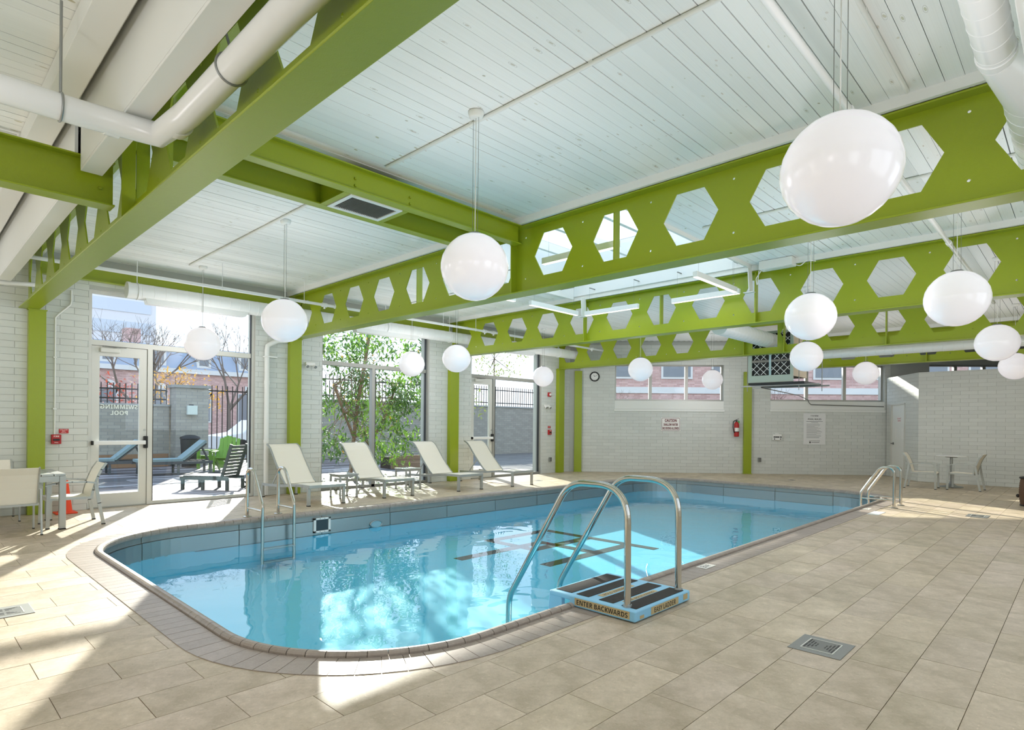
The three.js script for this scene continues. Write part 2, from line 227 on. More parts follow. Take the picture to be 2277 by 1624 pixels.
// ---------------------------------------------------------------- pool
const pool = thing('swimming_pool', 'turquoise swimming pool with stainless steel rim and grey brown coping', 'pool');
pool.userData.rebase = false;
const WATER = -0.28, BOTTOM = -0.62;
{
  const basin = phys({ color: new THREE.Color(0.15, 0.58, 0.77), roughness: 0.7 });
  mesh('basin', [prism(poolRing(0.05), BOTTOM - 0.1, BOTTOM), sweepRing([[0, BOTTOM - 0.02], [0, -0.29], [0.06, -0.29]], 0, PLEN, 200)], basin, pool);
  const NP = 28;
  for (let i = 0; i < NP; i++) { const s0 = PLEN * i / NP + 0.004, s1 = PLEN * (i + 1) / NP - 0.004; mesh('wall_panel', sweepRing([[0.05, -0.30], [0.0, -0.30], [0.0, -0.105], [0.05, -0.105]], s0, s1, 10), M.steel, pool); mesh('gutter_panel', sweepRing([[0.05, -0.102], [0.012, -0.100], [0.012, -0.03], [0.05, -0.03]], s0, s1, 10), M.steelMatt, pool); }
  mesh('backing', sweepRing([[0.045, -0.02], [0.045, -0.31]], 0, PLEN, 160), M.dark, pool);
  const NT = 299, r = rng(9), cm = Array.from({ length: 6 }, () => { const m = copingTex.clone(); m.offset.set(r(), r()); m.needsUpdate = true; const t = 0.80 + r() * 0.1; return std(new THREE.Color(t, t * 0.985, t * 0.97), 0.4, 0, { map: m }); });
  for (let i = 0; i < NT; i++) {
    const s0 = PLEN * i / NT + 0.0017, s1 = PLEN * (i + 1) / NT - 0.0017;
    mesh('coping_tile', prism([poolAt(s0, 0.062), poolAt(s1, 0.062), poolAt(s1, 0.272), poolAt(s0, 0.272)], -0.02, 0.0035 + r() * 0.0006), cm[r() * 6 | 0], pool);
    mesh('coping_nosing', sweepRing([[0.058, -0.012], [0.057, 0.014], [0.05, 0.024], [0.035, 0.030], [0.016, 0.029], [0.0, 0.022], [-0.01, 0.008], [-0.012, -0.012], [-0.008, -0.032], [0.04, -0.032]], s0 + 0.035, s1 + 0.035, 2), cm[r() * 6 | 0], pool);
  }
  mesh('coping_bed', sweepRing([[-0.004, -0.03], [-0.004, -0.008], [0.05, -0.004], [0.28, -0.004], [0.28, -0.03]], 0, PLEN, 200), M.grout, pool);
  const lane = std('#11171c', 0.8), ln = (x0, x1, d0, d1) => mesh('lane_line', bx(x0, x1, BOTTOM - 0.005, BOTTOM + 0.004, d0, d1), lane, pool), w = 0.09;
  ln(-6.92 - w, -6.92 + w, 6.66, 8.15); ln(-6.27 - w, -6.27 + w, 5.45, 7.28); ln(-5.98 - w, -5.98 + w, 6.66, 8.05); ln(-5.2 - w, -5.2 + w, 6.05, 8.02);
  ln(-7.0, -4.72, 8.0, 8.16); ln(-6.98, -5.92, 6.62, 6.78); ln(-6.33, -5.15, 7.12, 7.28);
  // skimmer frame and lamp set in the window side of the rim
  const sk = mesh('skimmer_frame', [bx(PX0 + 0.001, PX0 + 0.02, -0.085, -0.06, 4.03, 4.28), bx(PX0 + 0.001, PX0 + 0.02, -0.262, -0.237, 4.03, 4.28), bx(PX0 + 0.001, PX0 + 0.02, -0.262, -0.06, 4.03, 4.062), bx(PX0 + 0.001, PX0 + 0.02, -0.262, -0.06, 4.248, 4.28)], M.whitePlastic, pool);
  mesh('skimmer_mouth', bx(PX0 + 0.002, PX0 + 0.008, -0.237, -0.085, 4.062, 4.248), std('#31434c', 0.5), pool);
  const bolts = []; for (let i = 0; i < 4; i++) for (const y of [-0.072, -0.25]) bolts.push(rod(P(PX0 + 0.019, y, 4.05 + i * 0.07), P(PX0 + 0.024, y, 4.05 + i * 0.07), 0.006, 0.006, 8)); mesh('screws', bolts, M.steelMatt, sk);
  mesh('pool_light', new THREE.TorusGeometry(0.1, 0.012, 8, 28).scale(1, 0.5, 1).rotateY(Math.PI / 2).translate(PX0 + 0.012, -0.245, -5.03), M.steel, pool);
  mesh('pool_light_lens', new THREE.CylinderGeometry(0.095, 0.095, 0.012, 24).rotateZ(Math.PI / 2).scale(1, 0.5, 1).translate(PX0 + 0.008, -0.245, -5.03), std('#8fb8c6', 0.2), pool);
  const wt = waveTex.clone(); wt.repeat.set(0.42, 0.42); wt.needsUpdate = true;
  const wm = phys({ color: new THREE.Color(0.80, 0.97, 1.0), roughness: 0.0, transmission: 1, thickness: 0, ior: 1.333, normalMap: wt, normalScale: new THREE.Vector2(0.035, 0.035), side: THREE.DoubleSide });
  const g = new THREE.ShapeGeometry(shapeOf(poolRing(0.004, 120))).rotateX(-Math.PI / 2).translate(0, WATER, 0); mesh('water', g, wm, pool);
  tag(pool.children[pool.children.length - 1], 'clear still pool water');
  // depth markers let into the coping
  const mark = (txt) => canvas(256, 160, (c) => { c.fillStyle = '#e9e6dc'; c.fillRect(0, 0, 256, 160); c.fillStyle = '#262626'; c.font = 'bold 120px sans-serif'; c.textAlign = 'center'; c.textBaseline = 'middle'; c.fillText(txt, 128, 86); });
  const place = (txt, s, o0, o1, w2) => { const q = [poolAt(s, o0), poolAt(s + w2, o0), poolAt(s + w2, o1), poolAt(s, o1)], g2 = new THREE.BufferGeometry(), p = []; for (const k of [0, 1, 2, 0, 2, 3]) p.push(q[k][0], 0.0065, -q[k][1]); g2.setAttribute('position', new THREE.Float32BufferAttribute(p, 3)); g2.setAttribute('uv', new THREE.Float32BufferAttribute([0, 0, 1, 0, 1, 1, 0, 0, 1, 1, 0, 1], 2)); g2.computeVertexNormals(); mesh('depth_marker', [g2], std('#ffffff', 0.35, 0, { map: mark(txt), side: THREE.DoubleSide }), pool); };
  const sR = PSEG[0][5] + PSEG[1][5] - (PD0 + PR);
  place('3½', sR + 4.95, 0.09, 0.19, 0.2); place('3½', sR + 10.35, 0.08, 0.18, 0.2);
}
mesh('plastic_sheet', bx(-2.36, -2.17, 0.0005, 0.003, 9.84, 10.28), std('#dfe3e2', 0.4)); tag(scene.children[scene.children.length - 1], 'plain white plastic sheet lying beside the far pool ladder', 'mat');

// ---------------------------------------------------------------- walls (local x along the wall, z into the room)
function wall(name, label, x, d, dir, s0, s1, y0, y1, holes, opt = {}) {
  const g = structure(name, label, 'wall'); g.position.set(x, 0, -d); g.rotation.y = turnOf(dir[0], dir[1]);
  const T = opt.thick || 0.3, face = -0.006, xs = [...new Set([s0, s1, ...holes.flatMap((h) => [h[0], h[1]])])].sort((a, b) => a - b), parts = [];
  for (let i = 0; i < xs.length - 1; i++) {
    const a = xs[i], b = xs[i + 1], hs = holes.filter((h) => h[0] < b - 1e-6 && h[1] > a + 1e-6).sort((p, q) => p[2] - q[2]); let y = y0;
    for (const h of hs) { if (h[2] > y) parts.push(lb(a, b, y, h[2], -T, face)); y = h[3]; } if (y < y1) parts.push(lb(a, b, y, y1, -T, face));
  }
  mesh('wall_core', parts, opt.core || M.mortar, g);
  if (opt.bricks) {
    const BL = 0.32, BH = 0.088, J = 0.0045, r = rng(opt.seed || 3), list = [], unit = new THREE.BoxGeometry(1, 1, 1);
    for (let j = 0; y0 + j * BH < opt.bricks[3] - 0.01; j++) {
      const b0 = y0 + j * BH, b1 = Math.min(b0 + BH, y1); if (b0 < opt.bricks[2] - 0.01) continue;
      let cuts = [[opt.bricks[0], opt.bricks[1]]];
      for (const h of holes) if (h[2] < b1 - 0.02 && h[3] > b0 + 0.02) cuts = cuts.flatMap(([a, b]) => [[a, Math.min(b, h[0])], [Math.max(a, h[1]), b]].filter(([p, q]) => q - p > 0.02));
      for (const [a, b] of cuts) for (let s = Math.floor(a / BL) * BL - (j & 1 ? BL / 2 : 0); s < b; s += BL) { const p = Math.max(s, a), q = Math.min(s + BL, b); if (q - p < 0.008) continue; list.push([p + J / 2, q - J / 2, b0 + J / 2, b1 - J / 2, r() * 4 | 0, (r() - 0.5) * 0.0017]); }
    }
    const rank = (b) => opt.rank ? opt.rank(b) : 0; list.sort((p, q) => rank(p) - rank(q));
    const own = list.slice(0, opt.own || 0), rest = list.slice(opt.own || 0);
    for (const b of own) { const m = mesh('brick', unit, M.brick[b[4]], g); m.scale.set(b[1] - b[0], b[3] - b[2], 0.012); m.position.set((b[0] + b[1]) / 2, (b[2] + b[3]) / 2, -0.006 + b[5]); }
    if (rest.length) { const m = mesh('brickwork', rest.map((b) => paintVerts(plain(lb(b[0], b[1], b[2], b[3], -0.012 + b[5], b[5])), [[0.67, 0.695, 0.655], [0.657, 0.682, 0.643], [0.685, 0.71, 0.67], [0.648, 0.673, 0.633]][b[4]])), std('#ffffff', 0.55, 0, { vertexColors: true }), g); m.userData.kind = 'stuff'; }
  }
  return g;
}
const WINS = [[1.93, 4.27], [5.49, 7.98], [9.19, 11.63]], WTOP = 3.12;
const wallLeft = wall('wall_left', 'white painted brick wall with three tall windows', WX, 0, [0, 1], NEARD - 0.3, 12.95, 0, CEIL + 0.06, [[-1.75, 0.6], ...WINS].map((w) => [w[0], w[1], 0, WTOP]), { bricks: [-1, 12.8, 0, 3.3], own: 300, seed: 4, rank: (b) => Math.abs(b[0] - 3.0) + (b[0] < 0.4 ? 9 : 0) });
const BW = [[0.95, 3.85, 1.93, 2.92], [5.08, 8.05, 1.95, 2.92], [9.2, 11.4, 1.95, 2.95]];
const wallBack = wall('wall_back', 'angled white painted brick wall with high windows', B0[0], B0[1], BD, -0.4, 17.2, 0, CEIL + 0.06, BW, { bricks: [0.02, 8.2, 0, 3.4], seed: 6 });
wall('wall_near', 'plain white wall at the near end', EASTX + 0.3, NEARD, [-1, 0], 0, EASTX - WX + 0.6, 0, CEIL + 0.06, [], { core: M.wall });
const sideTop = backD(EASTX) + 0.3, sideWins = [[-2.9, -0.3], [1.6, 4.4], [5.4, 8.2]].map(([a, b]) => [sideTop - b, sideTop - a, 0.9, 3.1]);
const wallSide = wall('wall_side', 'plain white wall with large windows along the deck', EASTX, sideTop, [0, -1], 0, sideTop - NEARD + 0.3, 0, CEIL + 0.06, sideWins, { core: M.wall });
// low changing room in the far corner: door wall and long face, 2.58 m high
const C0 = [-3.86, 18.28], C1 = [-2.91, 16.87], BOXH = 2.58;
{
  const l = Math.hypot(C1[0] - C0[0], C1[1] - C0[1]), dir = [(C1[0] - C0[0]) / l, (C1[1] - C0[1]) / l];
  const w1 = wall('wall_right', 'short white wall holding the plain white door', C0[0], C0[1], dir, 0, l, 0, BOXH, [[0.27, 1.02, 0, 1.86]], { thick: 0.2, bricks: [0, l, 0, BOXH], seed: 8 });
  const w2 = wall('wall_right', 'long low white brick partition behind the round table', C1[0], C1[1], [1, -0.03], 0, EASTX - C1[0] - 0.02, 0, BOXH, [], { thick: 0.2, bricks: [0, 5, 0, BOXH], seed: 9 });
  const d3 = structure('door_3', 'plain white flush door in the short wall', 'door'); d3.position.copy(w1.position); d3.rotation.copy(w1.rotation);
  mesh('leaf', lb(0.29, 1.0, 0.01, 1.845, -0.06, -0.02), M.white, d3); mesh('frame', [lb(0.25, 0.29, 0, 1.88, -0.1, 0.012), lb(1.0, 1.04, 0, 1.88, -0.1, 0.012), lb(0.25, 1.04, 1.845, 1.885, -0.1, 0.012)], M.aluPaint, d3);
  const h = mesh('lever', [rod(new THREE.Vector3(0.36, 0.86, -0.02), new THREE.Vector3(0.36, 0.86, 0.04), 0.012), rod(new THREE.Vector3(0.36, 0.86, 0.04), new THREE.Vector3(0.45, 0.86, 0.04), 0.009), new THREE.CylinderGeometry(0.03, 0.03, 0.012, 16).rotateX(Math.PI / 2).translate(0.36, 0.86, -0.014)], M.aluDark, d3);
  const st = canvas(256, 160, (c) => { c.fillStyle = '#f3f1ee'; c.fillRect(0, 0, 256, 160); c.fillStyle = '#b3262a'; c.font = 'bold 62px sans-serif'; c.textAlign = 'center'; c.fillText('DO NOT', 128, 68); c.fillText('ENTER', 128, 136); });
  mesh('door_sign', new THREE.BoxGeometry(0.2, 0.13, 0.004).translate(0.68, 1.47, -0.016), [M.white, M.white, M.white, M.white, std('#fff', 0.5, 0, { map: st }), M.white], d3);
  for (const y of [0.25, 0.95, 1.65]) mesh('hinge', lb(0.985, 1.005, y, y + 0.09, -0.02, -0.01), M.aluDark, d3);
  for (const x of [0.46, 0.82]) mesh('notice', [lb(x, x + 0.1, 0.98, 1.25, -0.02, -0.016)], M.whitePlastic, d3);
}

// ---------------------------------------------------------------- ceiling boards, roof and skylight
const SKY = [-6.62, -3.48, 5.12, 8.42];
const ceiling = structure('ceiling', 'white painted plank ceiling with knots and open joints', 'ceiling');
{
  const hole = [[SKY[0], SKY[2]], [SKY[1], SKY[2]], [SKY[1], SKY[3]], [SKY[0], SKY[3]]];
  mesh('roof_deck', slab(roomPoly(0.32), [hole.map(([x, d]) => [x + (x < -5 ? -0.03 : 0.03), d + (d < 7 ? -0.03 : 0.03)])], CEIL + 0.045, CEIL + 0.30), M.roof, ceiling);
  const r = rng(21), PW = 0.1062, unit = new THREE.BoxGeometry(1, 1, 1), mats = Array.from({ length: 16 }, (_, i) => { const t = boardTex.clone(); t.repeat.set(1 / 8, 1); t.offset.set((i % 8) / 8, i < 8 ? 0 : 0.5); t.needsUpdate = true; return std(['#fcfdfd', '#fafbfb'][i & 1], 0.5, 0, { map: t }); });
  const runs = [[NEARD, BEAMS[0]], [BEAMS[0], BEAMS[1]], [BEAMS[1], BEAMS[2]], [BEAMS[2], BEAMS[3]], [BEAMS[3], BEAMS[4]], [BEAMS[4], 24]], all = [];
  runs.forEach(([a, b], run) => { for (let k = 0; k < 121; k++) {
    const x0 = WX + k * PW, x1 = Math.min(x0 + PW, EASTX), e = Math.min(b, backD(x0) - 0.02); if (e - a < 0.05) continue;
    const gap = 0.0012 + (r() < 0.42 ? 0.0045 * r() : 0); let cuts = [[a, e]];
    if (run === 2 && x1 > SKY[0] && x0 < SKY[1]) cuts = [[a, SKY[2]], [SKY[3], e]];
    for (const [p, q] of cuts) if (q - p > 0.03) all.push({ x0: x0 + gap, x1: x1 - gap, a: p + 0.001, e: q - 0.001, y: (r() - 0.5) * 0.003, m: r() * 16 | 0, s: (run < 3 ? 1 : 0) * (q - p > 0.5) * (shows((x0 + x1) / 2, CEIL, Math.max(0.6, (p + q) / 2), 0.1) + 1e-6 * shows(x0, CEIL, q - 0.3, 0.1)) });
  } });
  all.sort((p, q) => q.s - p.s); const rest = [];
  all.forEach((q, i) => { const y0 = CEIL + q.y; if (i < 300) { const m = mesh('plank', unit, mats[q.m], ceiling); m.scale.set(q.x1 - q.x0, 0.03, q.e - q.a); m.position.set((q.x0 + q.x1) / 2, y0 + 0.015, -(q.a + q.e) / 2); } else rest.push(bx(q.x0, q.x1, y0, y0 + 0.03, q.a, q.e)); });
  const f = mesh('far_planks', rest, std('#eef1ef', 0.5), ceiling); f.userData.kind = 'stuff';
  // white edge boards on top of the beams
  for (const d of BEAMS) for (const s of [-1, 1]) { const x1 = EASTX, x0 = Math.max(WX, B0[0] + (d + 0.25 - B0[1]) * BD[0] / BD[1]); const a = d + s * 0.11, b = d + s * 0.145; mesh('edge_board', bx(x0, x1, BTOP + 0.001, CEIL + 0.02, a, b), M.white, ceiling); }
}
{
  const sk = structure('window_6', 'glazed roof light over the pool with white lined shaft', 'skylight'); const [x0, x1, d0, d1] = SKY, T = 4.35;
  mesh('shaft_lining', [bx(x0 - 0.03, x0, CEIL - 0.05, T, d0, d1), bx(x1, x1 + 0.03, CEIL - 0.05, T, d0, d1), bx(x0, x1, CEIL - 0.005, T, d0 - 0.03, d0), bx(x0, x1, CEIL - 0.005, T, d1, d1 + 0.03)], M.white, sk);
  for (let i = 0; i < 4; i++) { const x = x0 + (x1 - x0) * (i + 0.5) / 4; mesh('cross_bar', bx(x - 0.03, x + 0.03, 4.02, 4.12, d0, d1), M.white, sk); }
  mesh('middle_bar', bx(x0, x1, 4.14, 4.22, (d0 + d1) / 2 - 0.03, (d0 + d1) / 2 + 0.03), M.white, sk);
  for (let i = 0; i < 4; i++) { const a = x0 + (x1 - x0) * i / 4, b = x0 + (x1 - x0) * (i + 1) / 4; for (const [p, q] of [[d0, (d0 + d1) / 2], [(d0 + d1) / 2, d1]]) mesh('pane', new THREE.PlaneGeometry(b - a - 0.03, q - p - 0.03).rotateX(-Math.PI / 2).translate((a + b) / 2, T - 0.05, -(p + q) / 2), M.glass, sk); }
  mesh('curb', [bx(x0 - 0.13, x0 - 0.031, CEIL + 0.301, T + 0.02, d0 - 0.13, d1 + 0.13), bx(x1 + 0.031, x1 + 0.13, CEIL + 0.301, T + 0.02, d0 - 0.13, d1 + 0.13), bx(x0 - 0.03, x1 + 0.03, CEIL + 0.301, T + 0.02, d0 - 0.13, d0 - 0.031), bx(x0 - 0.03, x1 + 0.03, CEIL + 0.301, T + 0.02, d1 + 0.031, d1 + 0.13)], M.aluDark, sk);
}

// ---------------------------------------------------------------- windows and doors in the window wall
const font = await new FontLoader().loadAsync('fonts/droid/droid_sans_bold.typeface.json');
const paneAt = (x0, x1, y0, y1, z) => new THREE.PlaneGeometry(x1 - x0, y1 - y0).translate((x0 + x1) / 2, (y0 + y1) / 2, z);
const TR = [2.335, 2.41], ZI = -0.06, ZO = -0.16;
function onWall(g, wallGroup) { g.position.copy(wallGroup.position); g.rotation.copy(wallGroup.rotation); return g; }
function tallWindow(n, label, [a, b], post, doorEnd) {
  const g = onWall(structure('window_' + n, label, 'window'), wallLeft), fr = (x0, x1, y0, y1, nm = 'frame') => mesh(nm, lb(x0, x1, y0, y1, ZO, ZI), n === 1 ? M.aluPaint : M.aluFrame, g);
  fr(a + 0.001, a + 0.045, 0.001, WTOP - 0.001); fr(b - 0.045, b - 0.001, 0.001, WTOP - 0.001); fr(a + 0.045, b - 0.045, WTOP - 0.045, WTOP - 0.001);
  fr(a + 0.045, b - 0.045, TR[0], TR[1], 'transom'); fr(post, post + 0.07, 0.001, TR[0], 'mullion');
  const from = doorEnd ? post : a; fr(doorEnd ? post + 0.07 : a + 0.045, b - 0.045, 0.001, 0.05, 'bottom_rail');
  mesh('pane', paneAt(a + 0.045, b - 0.045, TR[1], WTOP - 0.045, -0.11), M.glass, g);
  if (!doorEnd) mesh('pane', paneAt(a + 0.045, post, 0.05, TR[0], -0.11), M.glass, g);
  mesh('pane', paneAt(post + 0.07, b - 0.045, 0.05, TR[0], -0.11), M.glass, g);
  const gk = mesh('gasket', [lb(post + 0.07, post + 0.078, 0.05, TR[0], -0.115, -0.055), lb(b - 0.053, b - 0.045, 0.05, WTOP - 0.045, -0.115, -0.055)], M.dark, g);
  return g;
}
function glassDoor(n, label, a, b) {
  const g = onWall(structure('door_' + n, label, 'door'), wallLeft), T = TR[0] - 0.006, st = (x0, x1, y0, y1, nm) => mesh(nm, lb(x0, x1, y0, y1, -0.13, -0.075), M.aluPaint, g);
  st(a + 0.004, a + 0.1, 0.012, T, 'stile'); st(b - 0.1, b - 0.006, 0.012, T, 'stile'); st(a + 0.1, b - 0.1, T - 0.14, T, 'top_rail'); st(a + 0.1, b - 0.1, 0.012, 0.2, 'bottom_rail');
  mesh('pane', paneAt(a + 0.1, b - 0.1, 0.2, T - 0.14, -0.1), M.glass, g);
  const pb = mesh('push_bar', rb(a + 0.02, b - 0.03, 0.905, 0.965, -0.03, 0.005, 0.01), M.whiteMetal, g);
  mesh('end_cap', rb(a - 0.002, a + 0.02, 0.905, 0.965, -0.075, 0.006, 0.006), M.black, pb); mesh('latch_case', rb(b - 0.05, b + 0.0, 0.85, 1.03, -0.075, -0.01, 0.01), M.black, pb);
  const cl = mesh('closer', rb(a + 0.1, a + 0.34, T - 0.09, T - 0.025, -0.075, -0.015, 0.008), M.aluPaint, g);
  mesh('closer_arm', [bar(new THREE.Vector3(a + 0.3, T - 0.012, -0.045), new THREE.Vector3(a + 0.12, T - 0.012, 0.01), 0.02, 0.008), bar(new THREE.Vector3(a + 0.12, T - 0.012, 0.01), new THREE.Vector3(a + 0.42, T - 0.008, -0.04), 0.02, 0.008)], M.aluDark, cl);
  mesh('edge_seal', lb(b - 0.006, b, 0.012, T, -0.13, -0.08), M.black, g); mesh('lock_cylinder', new THREE.CylinderGeometry(0.016, 0.016, 0.012, 14).rotateX(Math.PI / 2).translate(b - 0.03, 1.12, -0.07), M.alu, g);
  mesh('threshold', lb(a, b, 0.0005, 0.01, -0.16, -0.02), M.alu, g);
  return g;
}
tallWindow(1, 'tall window beside the left glass door with a wide upper pane', WINS[0], 2.68, true);
tallWindow(7, 'tall window on the near side of the square table', [-1.75, 0.6], -0.6, false);
tallWindow(2, 'tall two-light window behind the loungers facing the leafy tree', WINS[1], 6.6, false);
tallWindow(3, 'tall window beside the far glass door', WINS[2], 9.93, true);
const door1 = glassDoor(1, 'glass door lettered swimming pool with white push bar', 1.975, 2.68);
glassDoor(2, 'glass door at the far end of the window wall', 9.235, 9.93);
{ // lettering on the outside of the glass, so it reads backwards from the pool
  const parts = []; for (const [t, y] of [['SWIMMING', 1.43], ['POOL', 1.34]]) { const g = new TextGeometry(t, { font, size: 0.062, depth: 0.0012, curveSegments: 3 }); g.computeBoundingBox(); const w = g.boundingBox.max.x; g.translate(-w / 2, 0, 0).rotateY(Math.PI).translate(2.33, y, -0.1035); parts.push(g); }
  mesh('lettering', parts, M.whitePlastic, door1);
}
// high windows in the back wall
BW.forEach(([a, b, y0, y1], k) => {
  const g = onWall(structure('window_' + (4 + k + (k === 2 ? 1 : 0)), ['high three-light window above the caution sign', 'high three-light window above the pool rules board', 'high window beyond the low partition'][k], 'window'), wallBack), fr = (x0, x1, p, q, nm) => mesh(nm, lb(x0, x1, p, q, -0.18, -0.1), M.alu, g);
  const e = 0.045, m1 = a + (b - a) / 3, m2 = a + (b - a) * 2 / 3;
  fr(a + 0.001, a + e, y0, y1 - 0.001, 'frame'); fr(b - e, b - 0.001, y0, y1 - 0.001, 'frame'); fr(a + e, b - e, y0, y0 + e, 'bottom_rail'); fr(a + e, b - e, y1 - e, y1 - 0.001, 'top_rail'); fr(m1 - 0.04, m1 + 0.04, y0 + e, y1 - e, 'mullion'); fr(m2 - 0.04, m2 + 0.04, y0 + e, y1 - e, 'mullion');
  for (const [p, q] of [[a + e, m1 - 0.04], [m1 + 0.04, m2 - 0.04], [m2 + 0.04, b - e]]) mesh('pane', paneAt(p, q, y0 + e, y1 - e, -0.14), M.glass, g);
  if (k < 2) { mesh('apron', lb(a, b, y0 - 0.22, y0 - 0.001, -0.004, 0.012), M.white, g); mesh('sill', rb(a - 0.02, b + 0.02, y0 - 0.285, y0 - 0.225, -0.004, 0.03, 0.006), M.white, g); }
});

sideWins.forEach(([a, b, y0, y1], k) => { const g = onWall(structure('window_' + (8 + k), ['large side window nearest the viewpoint corner', 'large side window beside the deck', 'large side window farther along the deck'][k], 'window'), wallSide), fr = (x0, x1, p, q, nm) => mesh(nm, lb(x0, x1, p, q, -0.18, -0.1), M.aluPaint, g), m = (a + b) / 2; fr(a + 0.001, a + 0.05, y0, y1, 'frame'); fr(b - 0.05, b - 0.001, y0, y1, 'frame'); fr(a + 0.05, b - 0.05, y0, y0 + 0.05, 'bottom_rail'); fr(a + 0.05, b - 0.05, y1 - 0.05, y1, 'top_rail'); fr(m - 0.03, m + 0.03, y0 + 0.05, y1 - 0.05, 'mullion'); mesh('pane', paneAt(a + 0.05, m - 0.03, y0 + 0.05, y1 - 0.05, -0.14), M.glass, g); mesh('pane', paneAt(m + 0.03, b - 0.05, y0 + 0.05, y1 - 0.05, -0.14), M.glass, g); });

// ---------------------------------------------------------------- green steel
const HEX = -8.97, HP = 0.7985, HW = 0.265, HT = 0.134, HY = 3.125, HH = 0.2335;
function castellated(d, x0, x1, label, plates, slot) {
  const g = thing('castellated_beam', label, 'beam', 'green castellated roof beams'), s = new THREE.Shape(); s.moveTo(x0, BBOT + 0.015); s.lineTo(x1, BBOT + 0.015); s.lineTo(x1, BTOP - 0.015); s.lineTo(x0, BTOP - 0.015); s.closePath();
  for (let k = -1; k < 16; k++) {
    const c = HEX + HP * k; if (c - HW < x0 + 0.02 || c + HW > x1 - 0.02) continue;
    if (slot && Math.abs((slot[0] + slot[1]) / 2 - c) < 0.4) { const p = new THREE.Path(); p.moveTo(slot[0], 2.86); p.lineTo(slot[1], 2.86); p.lineTo(slot[1], 3.3); p.lineTo(slot[0], 3.3); p.closePath(); s.holes.push(p); continue; }
    const p = new THREE.Path(); p.moveTo(c - HW, HY); p.lineTo(c - HT, HY - HH); p.lineTo(c + HT, HY - HH); p.lineTo(c + HW, HY); p.lineTo(c + HT, HY + HH); p.lineTo(c - HT, HY + HH); p.closePath(); s.holes.push(p);
    for (const y of [3.355, 2.897]) { const q = new THREE.Path(); q.absarc(c + HP / 2, y, 0.011, 0, Math.PI * 2, true); if (c + HP / 2 < x1 - 0.1) s.holes.push(q); }
  }
  const tidy = (geo) => metres(geo);
  mesh('web', tidy(new THREE.ExtrudeGeometry(s, { depth: 0.012, bevelEnabled: false, curveSegments: 5 }).translate(0, 0, -d - 0.006)), M.green, g);
  mesh('bottom_flange', tidy(rb(x0, x1, BBOT, BBOT + 0.016, -d - 0.105, -d + 0.105, 0.004, 1)), M.green, g); mesh('top_flange', tidy(rb(x0, x1, BTOP - 0.016, BTOP, -d - 0.105, -d + 0.105, 0.004, 1)), M.green, g);
  for (const [x, side] of plates) mesh('stiffener', tidy(bx(x - 0.008, x + 0.008, BBOT + 0.016, BTOP - 0.016, d + (side > 0 ? 0.006 : -0.095), d + (side > 0 ? 0.095 : -0.006))), M.green, g);
  return g;
}
const beamEnd = (d) => d < 12.6 ? WX + 0.012 : B0[0] + (d + 0.12 - B0[1]) * BD[0] / BD[1] + 0.03;
castellated(BEAMS[0], beamEnd(0), EASTX - 0.01, 'nearest green castellated beam carrying the white pipe', [[-5.13, -1], [-4.62, 1], [-5.16, 1]]);
castellated(BEAMS[1], beamEnd(0), EASTX - 0.01, 'green castellated beam crossing behind the largest globe light', [[-4.72, -1], [-5.16, -1], [-6.6, 1], [-3.4, 1]]);
castellated(BEAMS[2], beamEnd(0), EASTX - 0.01, 'green castellated beam along the far edge of the skylight', [[-6.46, -1], [-3.43, -1], [-5.0, 1]]);
castellated(BEAMS[3], beamEnd(0), EASTX - 0.01, 'green castellated beam meeting the corner column near the clock', [[-5.15, -1], [-4.35, -1], [-2.6, -1]], [-5.0, -4.5]);
castellated(BEAMS[4], beamEnd(15.95), EASTX - 0.01, 'farthest green castellated beam above the low partition', [[-2.6, -1]]);
function column(label, x0, x1, d0, d1) { const g = thing('steel_column', label, 'column', 'green steel columns'); mesh('shaft', metres(rb(x0, x1, 0, BBOT - 0.001, -d1, -d0, 0.004, 1)), M.green, g); mesh('cap_plate', metres(bx(x0 - 0.0, x1 + 0.01, BBOT - 0.014, BBOT - 0.0012, d0 - 0.01, d1 + 0.01)), M.green, g); return g; }
column('green column behind the square table and armchairs', WX + 0.003, WX + 0.11, 1.25, 1.435);
column('green column behind the first sling lounger', WX + 0.003, WX + 0.11, 4.83, 5.04);
column('green column between the third and fourth loungers', WX + 0.003, WX + 0.11, 8.48, 8.72);
column('green column at the end of the window wall under the corner beam', WX + 0.003, WX + 0.11, 12.19, 12.42);
{ // columns standing against the angled wall
  for (const [s, lab] of [[-0.04, 'green column at the corner of the angled wall beside the clock'], [4.465, 'green column between the extinguisher and the outlet box']]) { const g = thing('steel_column', lab, 'column', 'green steel columns', [B0[0] + BD[0] * s, 0, B0[1] + BD[1] * s], turnOf(...BD)); mesh('shaft', metres(rb(-0.1, 0.1, 0, 2.72, 0.003, 0.09, 0.004, 1)), M.green, g); mesh('base_plate', metres(lb(-0.115, 0.115, 0, 0.012, 0.003, 0.105)), M.green, g); }
}
{ const g = thing('spandrel_beam', 'green channel running along the top of the window wall', 'beam'); for (let i = 0; i < 3; i++) mesh('channel', metres(bx(WX + 0.003, WX + 0.06, 3.215, 3.40, BEAMS[i] + 0.11, BEAMS[i + 1] - 0.11)), M.green, g); for (let i = 0; i < 3; i++) mesh('channel_lip', metres(bx(WX + 0.06, WX + 0.1, 3.215, 3.227, BEAMS[i] + 0.11, BEAMS[i + 1] - 0.11)), M.green, g); }
